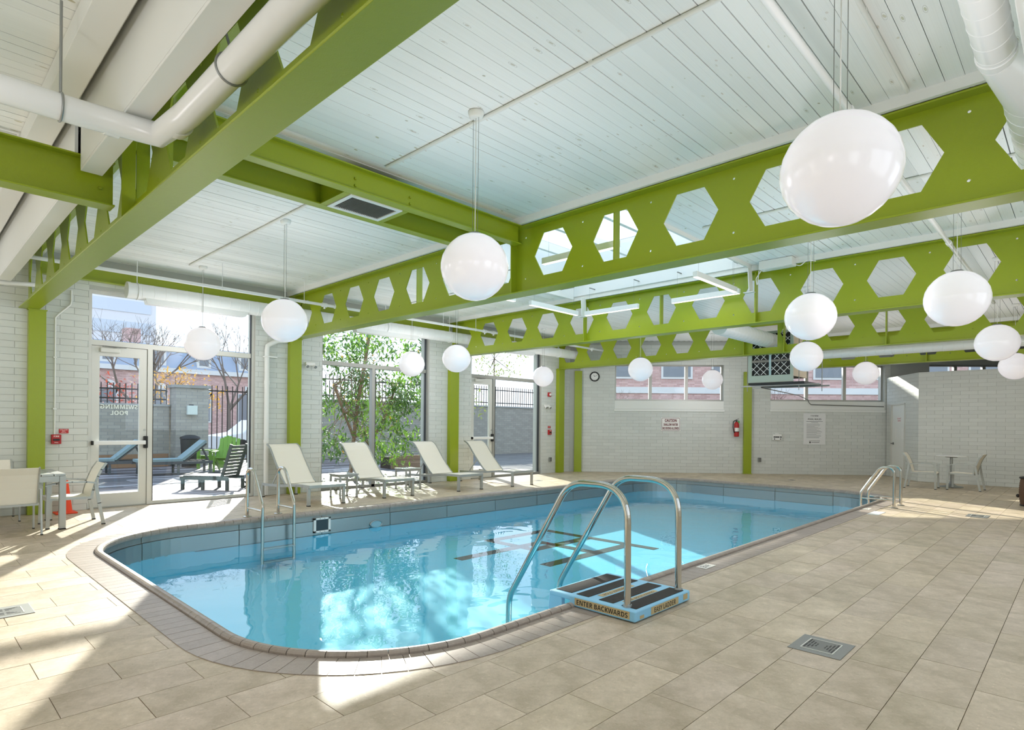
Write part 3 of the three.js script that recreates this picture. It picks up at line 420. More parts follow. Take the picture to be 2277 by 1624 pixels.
function iBeam(label, x, y0, y1, d0, d1, w, bolts) {
  const g = thing('roof_joist', label, 'beam', 'green plain joists'); mesh('web', metres(bx(x - 0.005, x + 0.005, y0 + 0.012, y1 - 0.012, d0, d1)), M.green, g); mesh('bottom_flange', metres(rb(x - w, x + w, y0, y0 + 0.012, -d1, -d0, 0.003, 1)), M.green, g); mesh('top_flange', metres(rb(x - w, x + w, y1 - 0.012, y1, -d1, -d0, 0.003, 1)), M.green, g);
  for (const [d, y, s] of bolts) mesh('bolt', rod(P(x + s * 0.005, y, d), P(x + s * 0.02, y, d), 0.014, 0.011, 8), M.green, g);
  return g;
}
const bb = []; for (const d of [2.78, 3.36]) for (const y of [3.31, 3.37]) bb.push([d, y, 1]);
iBeam('green joist with bolt heads beside the ceiling grille', -4.6, 3.253, BTOP, 1.37, 4.84, 0.055, bb);
iBeam('green joist on the window side of the ceiling grille', -5.13, 3.253, BTOP, 1.37, 4.84, 0.055, []);
iBeam('deep green joist passing under the white boxed board', -5.22, 2.82, 3.14, NEARD, 1.13, 0.075, [[1.05, 3.05, 1], [1.05, 2.95, 1]]);
for (const [d, lab] of [[2.74, 'short green cross piece on the near side of the grille'], [3.36, 'short green cross piece on the far side of the grille']]) { const g = thing('cross_piece', lab, 'beam'); mesh('web', metres(bx(-5.124, -4.606, 3.265, 3.44, d - 0.004, d + 0.004)), M.green, g); mesh('lower_flange', metres(bx(-5.072, -4.658, 3.253, 3.264, d - 0.03, d + 0.03)), M.green, g); }
{ const g = thing('ceiling_grille', 'square louvred return air grille between the green joists', 'grille'); mesh('frame', [bx(-5.07, -4.66, 3.246, 3.266, 2.775, 2.815), bx(-5.07, -4.66, 3.246, 3.266, 3.285, 3.325), bx(-5.07, -5.03, 3.246, 3.266, 2.815, 3.285), bx(-4.70, -4.66, 3.246, 3.266, 2.815, 3.285)], M.white, g); for (let i = 0; i < 26; i++) mesh('louvre', bar(P(-5.03, 3.258, 2.825 + i * 0.018), P(-4.70, 3.258, 2.825 + i * 0.018), 0.004, 0.014).translate(0, 0, 0), M.steelMatt, g); mesh('duct_box', bx(-5.03, -4.7, 3.28, 3.44, 2.815, 3.285), M.dark, g); }

// ---------------------------------------------------------------- globe lights
const globeGeo = lathe([[0.0001, -0.240], [0.045, -0.2365], [0.09, -0.224], [0.135, -0.2], [0.175, -0.167], [0.21, -0.124], [0.235, -0.075], [0.2475, -0.02], [0.2475, 0.02], [0.236, 0.075], [0.212, 0.125], [0.178, 0.168], [0.138, 0.203], [0.095, 0.226], [0.05, 0.238], [0.0001, 0.240]], 48);
const globeMat = phys({ color: '#f4f1f4', roughness: 0.16, clearcoat: 0.3, emissive: new THREE.Color(0.26, 0.245, 0.265), emissiveIntensity: 1 });
const GL = [[-0.811, 2.938, 'largest globe light, glossy white, hanging nearest the spiral duct'], [-3.248, 2.960, 'white globe light hanging below the ceiling grille joists'], [-6.555, 3.082, 'white globe light in front of the second green wall column'], [-9.417, 3.179, 'white globe light hanging in front of the glass door window'], [-2.093, 6.621, 'white globe light touching the hung heater globe in view above the far rail'], [-0.851, 6.533, 'second largest oval looking globe light by the third beam'], [-7.996, 6.877, 'white globe light in front of the third green wall column'], [-9.393, 6.949, 'white globe light in front of the leafy two-light window'], [-9.345, 10.75, 'white globe light beside the red alarm horn at the far window'], [-6.583, 10.579, 'white globe light in front of the first high window above the caution sign'], [-6.668, 13.989, 'small white globe light in front of the right pane over the extinguisher'], [-3.312, 10.301, 'white globe light covering the corner of the lattice heater'], [-3.384, 14.19, 'small white globe light in front of the high window over the pool rules'], [-0.891, 10.212, 'white globe light above the round table against the long white duct'], [-0.98, 14.195, 'white globe light in front of the low partition at the edge of view'],
  [-0.8, -0.65, 'white globe light behind the viewpoint over the deck'], [-3.2, -0.65, 'white globe light behind the viewpoint over the pool end'], [-6.5, -0.65, 'white globe light behind the viewpoint near the square table'], [-9.3, -0.65, 'white globe light behind the viewpoint near the window wall']];
GL[4][2] = 'white globe light directly above the one covering the heater corner';
for (const [x, d, label] of GL) {
  const g = thing('globe_pendant_light', label, 'pendant light', 'white glass globe lights', [x, 2.16, d]), Y = 2.40 - 2.16, C = CEIL - 2.16 - 0.003;
  const sh = mesh('globe', globeGeo, globeMat, g); sh.position.y = Y;
  mesh('fitter_cap', new THREE.CylinderGeometry(0.045, 0.06, 0.014, 20).translate(0, Y + 0.243, 0), M.aluDark, g);
  mesh('canopy', lathe([[0.0001, -0.045], [0.03, -0.045], [0.05, -0.036], [0.058, -0.012], [0.058, 0]], 24).translate(0, C, 0), M.white, g);
  for (const k of [-1, 0, 1]) mesh(k ? 'suspension_wire' : 'power_cord', rod(new THREE.Vector3(k * 0.028, Y + 0.245, 0), new THREE.Vector3(k * 0.028, C - 0.04, 0), k ? 0.0016 : 0.0032, k ? 0.0016 : 0.0032, 6), k ? M.aluDark : M.whitePlastic, g);
  const l = new THREE.PointLight(new THREE.Color(1, 0.95, 0.985), LAMP, 0, 2); l.position.y = Y; l.castShadow = true; l.shadow.radius = 11; g.add(l);
}
// linear lights hung round the skylight
const barLens = std('#fff6e8', 0.5, 0, { emissive: new THREE.Color(1.0, 0.93, 0.80), emissiveIntensity: 1.4 });
function barLight(label, x, d, along, len, out) {
  const y = 3.13, g = thing('linear_pendant_light', label, 'linear light', 'white linear lights round the skylight', [x, y, d], along === 'x' ? 0 : Math.PI / 2);
  mesh('housing', rb(-len / 2, len / 2, 0.004, 0.075, -0.03, 0.03, 0.004, 1), M.white, g); mesh('lens', lb(-len / 2 + 0.006, len / 2 - 0.006, 0.0, 0.005, -0.026, 0.026), barLens, g);
  for (const s of [-1, 1]) { mesh('wire', rod(new THREE.Vector3(s * len * 0.42, 0.075, 0), new THREE.Vector3(s * len * 0.42, CEIL - y + 0.06, 0), 0.0012, 0.0012, 5), M.aluDark, g); mesh('clip', lb(s * len * 0.42 - 0.008, s * len * 0.42 + 0.008, CEIL - y + 0.055, CEIL - y + 0.065, Math.min(0, out) - 0.004, Math.max(0, out) + 0.004), M.aluDark, g); }
  const l = new THREE.RectAreaLight(new THREE.Color(1, 0.93, 0.82), 7, len - 0.02, 0.05); l.rotation.x = -Math.PI / 2; l.position.y = -0.004; g.add(l);
}
barLight('linear light at the window end of the skylight, seen end on', -6.33, 7.55, 'd', 1.2, -0.285);
barLight('linear light along the far skylight edge, nearer the windows', -5.72, 8.27, 'x', 1.05, -0.145);
barLight('linear light along the far skylight edge, nearer the heater duct', -4.09, 8.30, 'x', 1.05, -0.115);
barLight('linear light tilted across view at the deck end of the skylight', -3.58, 7.6, 'd', 1.2, 0.095);
barLight('linear light seen through the hexagons of the second beam, window half', -5.75, 5.3, 'x', 1.05, 0.175);
barLight('linear light seen through the hexagons of the second beam, deck half', -4.1, 5.3, 'x', 1.05, 0.175);
barLight('linear light whose end peeks out below the hanging globe', -6.33, 6.0, 'd', 1.2, -0.285);

// ---------------------------------------------------------------- ducts and pipes
function spiralDuct(len, r, pitch = 0.15) {                         // along local x, with raised seams
  const pts = [[0.0001, 0], [r, 0]]; for (let x = pitch; x < len - 0.02; x += pitch) pts.push([r, x - 0.006], [r + 0.0022, x - 0.003], [r + 0.0022, x + 0.003], [r, x + 0.006]); pts.push([r, len], [0.0001, len]);
  return toCreasedNormals(lathe(pts, 28), 0.6).rotateZ(-Math.PI / 2);
}
function duct(label, a, b, r, extra) { const v = b.clone().sub(a), g = thing('spiral_duct', label, 'duct', 'white spiral ducts'); const geo = spiralDuct(v.length(), r); geo.applyQuaternion(new THREE.Quaternion().setFromUnitVectors(new THREE.Vector3(1, 0, 0), v.clone().normalize())); mesh('pipe', geo.translate(a.x, a.y, a.z), M.whiteMetal, g); if (extra) extra(g); return g; }
duct('long white spiral duct with flat diffusers above the windows', P(-9.77, 3.1, 2.32), P(-9.77, 3.1, 12.75), 0.112, (g) => {
  mesh('end_cap', rod(P(-9.77, 3.1, 2.29), P(-9.77, 3.1, 2.33), 0.118, 0.118, 28), M.whiteMetal, g);
  for (const [a, b] of [[2.5, 4.0], [5.9, 7.4], [9.4, 10.9]]) { const s = new THREE.Shape(); s.moveTo(a, 0.06); s.lineTo(a + 0.04, -0.06); s.lineTo(b - 0.08, -0.06); s.lineTo(b, 0.06); s.closePath(); mesh('diffuser', new THREE.ExtrudeGeometry(s, { depth: 0.14, bevelEnabled: false }).rotateY(Math.PI / 2).translate(-9.84, 2.995, 0), M.whiteMetal, g); }
  for (const d of [2.42, 4.6, 6.6, 8.2, 10.2, 11.8]) mesh('hanger', [rod(P(-9.77, 3.2, d), P(-9.77, CEIL, d), 0.006, 0.006, 6), new THREE.TorusGeometry(0.118, 0.005, 6, 28).translate(-9.77, 3.1, -d)], M.whiteMetal, g);
});
duct('white spiral duct passing through the far beam toward the heater', P(-4.74, 3.03, 10.2), P(-4.74, 3.03, 12.96), 0.15);
duct('straight white duct crossing above the far globe lights', P(-4.3, 2.735, 13.15), P(EASTX - 0.02, 2.735, 13.15), 0.088, (g) => { for (const x of [-3.3, -2.7]) mesh('joint_band', rod(P(x - 0.015, 2.735, 13.15), P(x + 0.015, 2.735, 13.15), 0.094, 0.094, 24), M.whiteMetal, g); });
duct('white spiral duct running overhead beside the largest globe', P(-0.345, 3.12, -3.9), P(-0.345, 3.12, 3.85), 0.08, (g) => { mesh('reducer', rod(P(-0.345, 3.12, 3.85), P(-0.22, 3.12, 4.35), 0.082, 0.15, 28), M.whiteMetal, g); const t = spiralDuct(3.9, 0.15); mesh('wide_run', t.rotateY(Math.PI / 2).translate(-0.22, 3.12, -4.35), M.whiteMetal, g); mesh('joint_band', rod(P(-0.345, 3.12, 3.78), P(-0.345, 3.12, 3.82), 0.086, 0.086, 28), M.whiteMetal, g); });
{ const g = thing('air_register', 'white ceiling register casing with a dark slot beside the duct', 'vent'); mesh('casing', rb(-0.235, 0.5, 3.02, 3.5, -3.75, -2.0, 0.006, 1), M.white, g); mesh('slot', bx(-0.19, -0.1, 3.0185, 3.03, 3.24, 3.68), M.dark, g); mesh('frame', [bx(-0.21, -0.19, 3.012, 3.022, 3.22, 3.7), bx(-0.1, -0.08, 3.012, 3.022, 3.22, 3.7)], M.white, g); }
function pipeThing(name, label, pts, r, corner, extra, mat = M.whiteMetal, group) { const g = thing(name, label, 'pipe', group); mesh('pipe', pipe(pts, r, corner, r > 0.05 ? 20 : 10), mat, g); if (extra) extra(g); return g; }
pipeThing('drain_pipe', 'thick white pipe with an elbow along the nearest beam', [P(EASTX - 0.02, 2.93, 1.115), P(-3.98, 2.93, 1.115), P(-3.98, 2.93, -3.9)], 0.07, 0.16, (g) => {
  for (const [x, d, t] of [[-2.95, 1.115, 0], [-3.98, 0.62, 1], [-1.2, 1.115, 0]]) { const q = t ? new THREE.TorusGeometry(0.0735, 0.006, 6, 28).translate(x, 2.93, -d) : new THREE.TorusGeometry(0.0735, 0.006, 6, 28).rotateY(Math.PI / 2).translate(x, 2.93, -d); mesh('clamp', [q, rod(P(x, 3.0, d), P(x, t ? 3.5 : 3.1, d - (t ? 0 : 0.03)), 0.007, 0.007, 6)], M.steelMatt, g); }
  mesh('coupling', rod(P(-3.75, 2.93, 1.115), P(-3.68, 2.93, 1.115), 0.0725, 0.0725, 24), M.whiteMetal, g); mesh('coupling', rod(P(-3.98, 2.93, 0.89), P(-3.98, 2.93, 0.82), 0.0725, 0.0725, 24), M.whiteMetal, g);
});
pipeThing('sprinkler_pipe', 'white sprinkler pipe hung along the window side through the beams', [P(-9.0, 3.177, 1.1), P(-9.0, 3.177, 12.85)], 0.024, 0.05, (g) => { for (const d of [1.75, 3.3, 4.55, 6.2, 7.4, 8.25, 9.8, 11.2]) mesh('hanger', [rod(P(-9.0, 3.2, d), P(-9.0, CEIL, d), 0.004, 0.004, 6), new THREE.TorusGeometry(0.028, 0.003, 5, 16).translate(-9, 3.177, -d)], M.whiteMetal, g); for (const d of [4.9, 5.12, 8.5, 8.75, 12.2]) mesh('coupling', [rod(P(-9, 3.177, d - 0.04), P(-9, 3.177, d + 0.04), 0.036, 0.036, 14), rod(P(-9, 3.177, d), P(-9, 3.115, d), 0.012, 0.016, 8)], M.whiteMetal, g); });
pipeThing('sprinkler_pipe', 'thin white pipe sloping overhead through the hexagons by the largest globe', [P(-1.1, 3.25, -3.9), P(-1.1, 3.25, 12.1)], 0.022, 0.05, (g) => { for (const d of [4.2, 7.9]) mesh('coupling', rod(P(-1.1, 3.25, d - 0.04), P(-1.1, 3.25, d + 0.04), 0.029, 0.029, 14), M.whiteMetal, g); });
const conduit = (label, a, b, r = 0.015) => { const g = thing('electrical_conduit', label, 'conduit', 'thin conduits under the ceiling boards'); mesh('tube', rod(a, b, r, r, 10), M.white, g); const n = Math.max(2, Math.round(a.distanceTo(b) / 1.2)); for (let i = 1; i < n; i++) { const q = a.clone().lerp(b, i / n); mesh('strap', new THREE.BoxGeometry(0.03, 0.026, 0.03).translate(q.x, q.y + 0.008, q.z), M.white, g); } return g; };
conduit('ceiling conduit feeding the globe nearest the glass door', P(-9.42, 3.525, 3.0), P(-5.2, 3.525, 3.0)); conduit('ceiling conduit feeding the globe below the grille joists', P(-4.5, 3.525, 3.04), P(2.2, 3.525, 3.04));
conduit('ceiling conduit above the second row of globes by the windows', P(-9.42, 3.525, 6.79), P(-6.75, 3.525, 6.79)); conduit('ceiling conduit above the second row of globes over the deck', P(-3.2, 3.525, 6.44), P(2.2, 3.525, 6.44));
conduit('ceiling conduit between the spiral duct and the largest globe', P(-0.9, 3.525, 1.5), P(-0.9, 3.525, 4.75), 0.014);
conduit('rusty edged pipe under the boards left of the nearest beam', P(-6.15, 3.5, -3.5), P(-6.15, 3.5, 0.68), 0.022);
{ const g = thing('junction_box', 'white junction box with looping cables at the skylight corner', 'junction box'); mesh('box', rb(-3.3, -2.86, 3.42, CEIL - 0.004, -8.46, -8.3, 0.006, 1), M.white, g); mesh('lid', bx(-3.24, -2.94, 3.415, 3.42, 8.32, 8.44), M.whiteMetal, g); mesh('cable', pipe([P(-3.28, 3.43, 8.36), P(-3.36, 3.32, 8.36), P(-3.34, 3.2, 8.36), P(-3.31, 3.42, 8.34)], 0.006, 0.05, 6), M.whitePlastic, g); mesh('cable', pipe([P(-2.88, 3.44, 8.38), P(-2.78, 3.4, 8.38), P(-2.70, 3.46, 8.38), P(-2.6, 3.44, 8.42)], 0.006, 0.04, 6), M.whitePlastic, g); }
for (const [x, lab] of [[-6.4, 'white folded bracket plate under the window end of the skylight'], [-3.47, 'white folded bracket plate under the deck end of the skylight']]) { const g = thing('bracket_plate', lab, 'bracket', 'white bracket plates under the skylight'); mesh('plate', bar(P(x, 3.49, 8.41), P(x + 0.02, 3.16, 8.41), 0.13, 0.012), M.white, g); mesh('foot', bx(x - 0.07, x + 0.07, 3.145, 3.155, 8.36, 8.44), M.whiteMetal, g); }
{ // white timber boxes beside the nearest beam
  const box = (label, x0, x1) => { const g = thing('boxed_board', label, 'board', 'white boxed boards beside the nearest beam'); mesh('bottom_board', rb(x0, x1, 3.01, 3.03, -1.045, -0.915, 0.003, 1), M.white, g); mesh('side_board', bx(x0, x1, 3.03, CEIL - 0.005, 0.915, 0.935), M.white, g); mesh('back_board', bx(x0, x1, 3.03, CEIL - 0.005, 1.025, 1.045), M.white, g); };
  box('long white boxed board hung above the thick white pipe', -5.12, -1.3); box('white boxed board running on to the window wall', -9.85, -5.32);
  const t = thing('ceiling_batten', 'broad white timber batten under the boards by the nearest beam', 'board'); mesh('batten', rb(WX + 0.01, EASTX - 0.02, 3.4, CEIL - 0.003, -0.86, -0.70, 0.004, 1), M.white, t); mesh('cover_strip', bx(WX + 0.01, EASTX - 0.02, CEIL - 0.045, CEIL - 0.003, 0.86, 0.90), M.white, t);
}
pipeThing('riser_pipe', 'white valve pipe dropping beside the first green column', [P(-9.95, 3.42, 1.62), P(-9.95, 3.05, 1.62), P(-9.95, 3.0, 1.0), P(-9.95, 3.0, -1.5)], 0.03, 0.06, (g) => { for (const y of [3.12, 3.3]) mesh('union', rod(P(-9.95, y - 0.02, 1.62), P(-9.95, y + 0.02, 1.62), 0.042, 0.042, 14), M.whiteMetal, g); });
pipeThing('down_pipe', 'white rain pipe with bracket left of the second column', [P(WX + 0.06, 0.02, 4.44), P(WX + 0.06, 2.56, 4.44), P(WX + 0.06, 2.66, 4.62), P(WX + 0.06, 2.68, 4.78)], 0.04, 0.06, (g) => { mesh('bracket', [bx(WX + 0.004, WX + 0.11, 2.36, 2.38, 4.39, 4.6)], M.white, g); for (const y of [0.9, 1.9]) mesh('collar', rod(P(WX + 0.06, y, 4.44), P(WX + 0.06, y + 0.06, 4.44), 0.045, 0.045, 16), M.white, g); }, M.white);

// ---------------------------------------------------------------- wall fittings
const onLeft = (d, y = 0) => [WX, y, d], TL = turnOf(0, 1);
const wallThing = (name, label, cat, d, y, group) => thing(name, label, cat, group, [WX, y, d], TL);
const backThing = (name, label, cat, s, y, group) => thing(name, label, cat, group, [B0[0] + BD[0] * s, y, B0[1] + BD[1] * s], turnOf(...BD));
const printed = (w, h, draw) => [M.whitePlastic, M.whitePlastic, M.whitePlastic, M.whitePlastic, std('#ffffff', 0.5, 0, { map: canvas(w, h, draw) }), M.whitePlastic];
function pullStation(label, d, y) {
  const g = wallThing('fire_alarm_pull', label, 'fire alarm', d, y, 'red fire alarm pulls'); mesh('case', rb(-0.055, 0.055, 0, 0.13, 0.004, 0.05, 0.008), M.red, g);
  const front = [M.red, M.red, M.red, M.red, std('#ffffff', 0.45, 0, { map: canvas(220, 260, (c) => { c.fillStyle = '#b01f20'; c.fillRect(0, 0, 220, 260); c.fillStyle = '#f3efe9'; c.font = 'bold 66px sans-serif'; c.textAlign = 'center'; c.fillText('FIRE', 110, 66); c.font = 'bold 40px sans-serif'; c.fillText('PULL', 110, 240); }) }), M.red];
  mesh('front_plate', new THREE.BoxGeometry(0.1, 0.118, 0.004).translate(0, 0.065, 0.0515), front, g); mesh('handle', rb(-0.036, 0.036, 0.045, 0.07, 0.053, 0.068, 0.004), M.dark, g);
}
pullStation('red fire alarm pull on the pier beside the left glass door', 1.655 * 0.945, 0.93); pullStation('red fire alarm pull on the narrow pier by the far window', 11.92, 1.0);
function redNotice(label, d, y) { const g = mesh('fire_notice', new THREE.BoxGeometry(0.11, 0.06, 0.004), printed(220, 120, (c) => { c.fillStyle = '#bb2b2c'; c.fillRect(0, 0, 220, 120); c.fillStyle = '#f4e9e6'; c.font = 'bold 26px sans-serif'; c.textAlign = 'center'; c.fillText('LOCAL ALARM', 110, 36); c.fillText('ONLY', 110, 68); c.fillText('CALL 911', 110, 102); })); g.position.set(WX + 0.006, y, -d); g.rotation.y = TL; tag(g, label, 'notice', 'small red fire notices'); }
redNotice('small red notice above the pull station near the left door', 1.65, 1.105); redNotice('small red notice above the pull station by the far window', 11.92, 1.2);
{ const g = thing('electrical_conduit', 'white conduit dropping down the pier to the red pull station', 'conduit'); mesh('tube', pipe([P(WX + 0.02, 1.06, 1.545), P(WX + 0.02, 2.66, 1.545), P(WX + 0.02, 2.86, 1.72), P(WX + 0.02, 3.05, 1.72)], 0.011, 0.05), M.white, g); for (const y of [1.4, 2.1]) mesh('strap', bx(WX + 0.003, WX + 0.034, y, y + 0.02, 1.525, 1.565), M.white, g); }
function emergencyLight(label, d, y) { const g = wallThing('emergency_light', label, 'emergency light', d, y, 'white twin spot emergency lights'); mesh('case', rb(-0.09, 0.09, 0, 0.06, 0.004, 0.05, 0.01), M.whitePlastic, g); for (const s of [-1, 1]) { const h = mesh('lamp_head', lathe([[0.0001, 0], [0.02, 0], [0.034, 0.03], [0.036, 0.045], [0.0001, 0.045]], 16).rotateX(Math.PI / 2 + 0.5).translate(s * 0.075, 0.0, 0.05), M.whitePlastic, g); mesh('lens', new THREE.CylinderGeometry(0.029, 0.029, 0.004, 16).rotateX(Math.PI / 2 + 0.5).translate(s * 0.075, -0.024, 0.092), M.steelMatt, h); } }
emergencyLight('white twin spot emergency light right of the second column', 5.24, 2.28); emergencyLight('white twin spot emergency light below the red alarm horn', 11.8, 1.72);
{ const g = wallThing('alarm_horn', 'red alarm horn with clear strobe on the far pier', 'alarm', 11.9, 1.99); mesh('base', rb(-0.055, 0.055, 0, 0.11, 0.004, 0.045, 0.01), M.red, g); mesh('strobe', new THREE.SphereGeometry(0.036, 18, 12, 0, Math.PI * 2, 0, Math.PI / 2).rotateX(Math.PI / 2).translate(0.01, 0.055, 0.045), std('#e8e4e0', 0.2), g); }
function outlet(g, m) { mesh('box', rb(-0.04, 0.04, 0, 0.11, 0.004, 0.05, 0.006), M.steelMatt, g); mesh('cover', rb(-0.032, 0.032, 0.012, 0.098, 0.05, 0.058, 0.003), M.aluDark, g); mesh('hinge', lb(-0.03, 0.03, 0.098, 0.104, 0.048, 0.06), M.dark, g); }
outlet(wallThing('outlet_box', 'grey weatherproof outlet box low on the far pier', 'outlet', 11.95, 0.3)); outlet(backThing('outlet_box', 'grey outlet box low on the angled wall right of its column', 'outlet', 4.8, 0.32));
{ // clock
  const g = backThing('wall_clock', 'round wall clock with black rim', 'clock', 0.4, 2.44); mesh('rim', new THREE.TorusGeometry(0.118, 0.016, 10, 40).translate(0, 0.135, 0.02), M.black, g);
  mesh('dial', new THREE.CylinderGeometry(0.112, 0.112, 0.012, 40).rotateX(Math.PI / 2).translate(0, 0.135, 0.012), std('#f2f2ee', 0.5), g);
  for (let i = 0; i < 12; i++) { const a = i * Math.PI / 6; mesh('hour_mark', new THREE.BoxGeometry(0.006, 0.022, 0.002).translate(0, 0.095, 0).rotateZ(a).translate(0, 0.135, 0.0195), M.black, g); }
  mesh('hour_hand', new THREE.BoxGeometry(0.009, 0.06, 0.002).translate(0, 0.026, 0).rotateZ(0.55).translate(0, 0.135, 0.023), M.black, g); mesh('minute_hand', new THREE.BoxGeometry(0.006, 0.09, 0.002).translate(0, 0.04, 0).rotateZ(-1.05).translate(0, 0.135, 0.026), M.black, g);
}
{ const g = backThing('caution_sign', 'white caution shallow water sign with dark red lettering', 'sign', 2.45, 1.12); mesh('panel', rb(-0.26, 0.26, 0, 0.37, 0.005, 0.012, 0.02, 3), M.whitePlastic, g);
  mesh('print', new THREE.PlaneGeometry(0.5, 0.35).translate(0, 0.185, 0.0128), std('#ffffff', 0.5, 0, { map: canvas(1000, 700, (c) => { c.fillStyle = '#f1eeea'; c.fillRect(0, 0, 1000, 700); c.strokeStyle = '#6d4a4a'; c.lineWidth = 18; c.beginPath(); c.roundRect ? c.roundRect(22, 22, 956, 656, 60) : c.rect(22, 22, 956, 656); c.stroke(); c.fillStyle = '#6c1f22'; c.textAlign = 'center'; c.textBaseline = 'middle'; const fit = (t, y, px, w) => { c.save(); c.font = `bold ${px}px sans-serif`; const k = w / c.measureText(t).width; c.translate(500, y); c.scale(k, 1); c.fillText(t, 0, 0); c.strokeText(t, 0, 0); c.restore(); }; c.strokeStyle = '#6c1f22'; c.lineWidth = 9; c.lineJoin = 'round'; fit('CAUTION', 150, 190, 640); fit('SHALLOW WATER', 370, 165, 760); fit('NO DIVING ALLOWED', 570, 165, 880); c.fillRect(190, 245, 620, 8); }) }), g);
}
{ const g = backThing('rules_board', 'tall white pool rules board with small grey print', 'sign', 6.235, 0.8); mesh('panel', lb(-0.285, 0.285, 0, 0.83, 0.004, 0.012), M.whitePlastic, g);
  mesh('print', new THREE.PlaneGeometry(0.57, 0.83).translate(0, 0.415, 0.0128), std('#ffffff', 0.55, 0, { map: canvas(1024, 1490, (c) => { const r = rng(33); c.fillStyle = '#e6e7e6'; c.fillRect(0, 0, 1024, 1490); c.fillStyle = '#232323'; c.textAlign = 'center'; c.font = 'bold 84px sans-serif'; c.fillText('F W NEW', 512, 150); c.font = 'bold 108px sans-serif'; c.fillText('POOL RULES', 512, 320); c.fillStyle = '#555'; c.fillRect(130, 380, 764, 16); c.fillRect(350, 432, 330, 14); let y = 500; for (let i = 0; i < 17; i++) { c.fillStyle = i % 6 === 3 ? '#777' : '#989a9a'; c.fillRect(140, y, 380 + r() * 360, 13); y += 42; } c.fillStyle = '#555'; c.fillRect(270, 1310, 500, 18); c.fillStyle = '#3a3a3a'; c.beginPath(); c.arc(310, 1390, 40, 0, 7); c.fill(); c.fillRect(375, 1380, 370, 20); }) }), g);
}
{ const g = backThing('control_panel', 'small white control panel with black knobs on the wall', 'control panel', 5.255, 0.9); mesh('case', rb(-0.12, 0.12, 0, 0.165, 0.004, 0.05, 0.015), M.whitePlastic, g); mesh('top_tab', rb(-0.05, 0.05, 0.165, 0.195, 0.004, 0.03, 0.006), M.whitePlastic, g); for (const [x, y, r] of [[-0.085, 0.09, 0.017], [0.085, 0.09, 0.017], [-0.08, 0.038, 0.013], [0.08, 0.038, 0.013]]) mesh('knob', new THREE.CylinderGeometry(r, r, 0.02, 14).rotateX(Math.PI / 2).translate(x, y, 0.058), M.black, g); mesh('display', lb(-0.06, 0.05, 0.075, 0.105, 0.05, 0.053), M.dark, g); }
{ const g = backThing('fire_extinguisher', 'red fire extinguisher hung beside the green wall column', 'extinguisher', 4.17, 0.99); const z = 0.085;
  mesh('cylinder', lathe([[0.0001, 0], [0.055, 0], [0.063, 0.012], [0.064, 0.32], [0.058, 0.355], [0.036, 0.385], [0.02, 0.395], [0.0001, 0.395]], 24).translate(0, 0, z), M.red, g); mesh('label', new THREE.CylinderGeometry(0.0648, 0.0648, 0.1, 24, 1, true, -1.1, 2.2).translate(0, 0.185, z), M.whitePlastic, g);
  mesh('valve', [rod(new THREE.Vector3(0, 0.39, z), new THREE.Vector3(0, 0.44, z), 0.018), bar(new THREE.Vector3(-0.02, 0.45, z), new THREE.Vector3(0.06, 0.475, z), 0.02, 0.01), bar(new THREE.Vector3(-0.02, 0.435, z), new THREE.Vector3(0.06, 0.42, z), 0.02, 0.01)], M.black, g);
  mesh('hose', pipe([new THREE.Vector3(-0.015, 0.43, z), new THREE.Vector3(-0.09, 0.41, z + 0.01), new THREE.Vector3(-0.1, 0.25, z + 0.02), new THREE.Vector3(-0.068, 0.1, z + 0.02)], 0.011, 0.06, 8), M.rubber, g); mesh('strap', new THREE.CylinderGeometry(0.0655, 0.0655, 0.02, 24, 1, true).translate(0, 0.13, z), M.black, g); mesh('inspection_tag', lb(0.035, 0.075, 0.36, 0.42, z + 0.01, z + 0.013), std('#3fae5a', 0.6), g); mesh('bracket', lb(-0.025, 0.025, 0.1, 0.36, 0.004, 0.024), M.steelMatt, g);
}
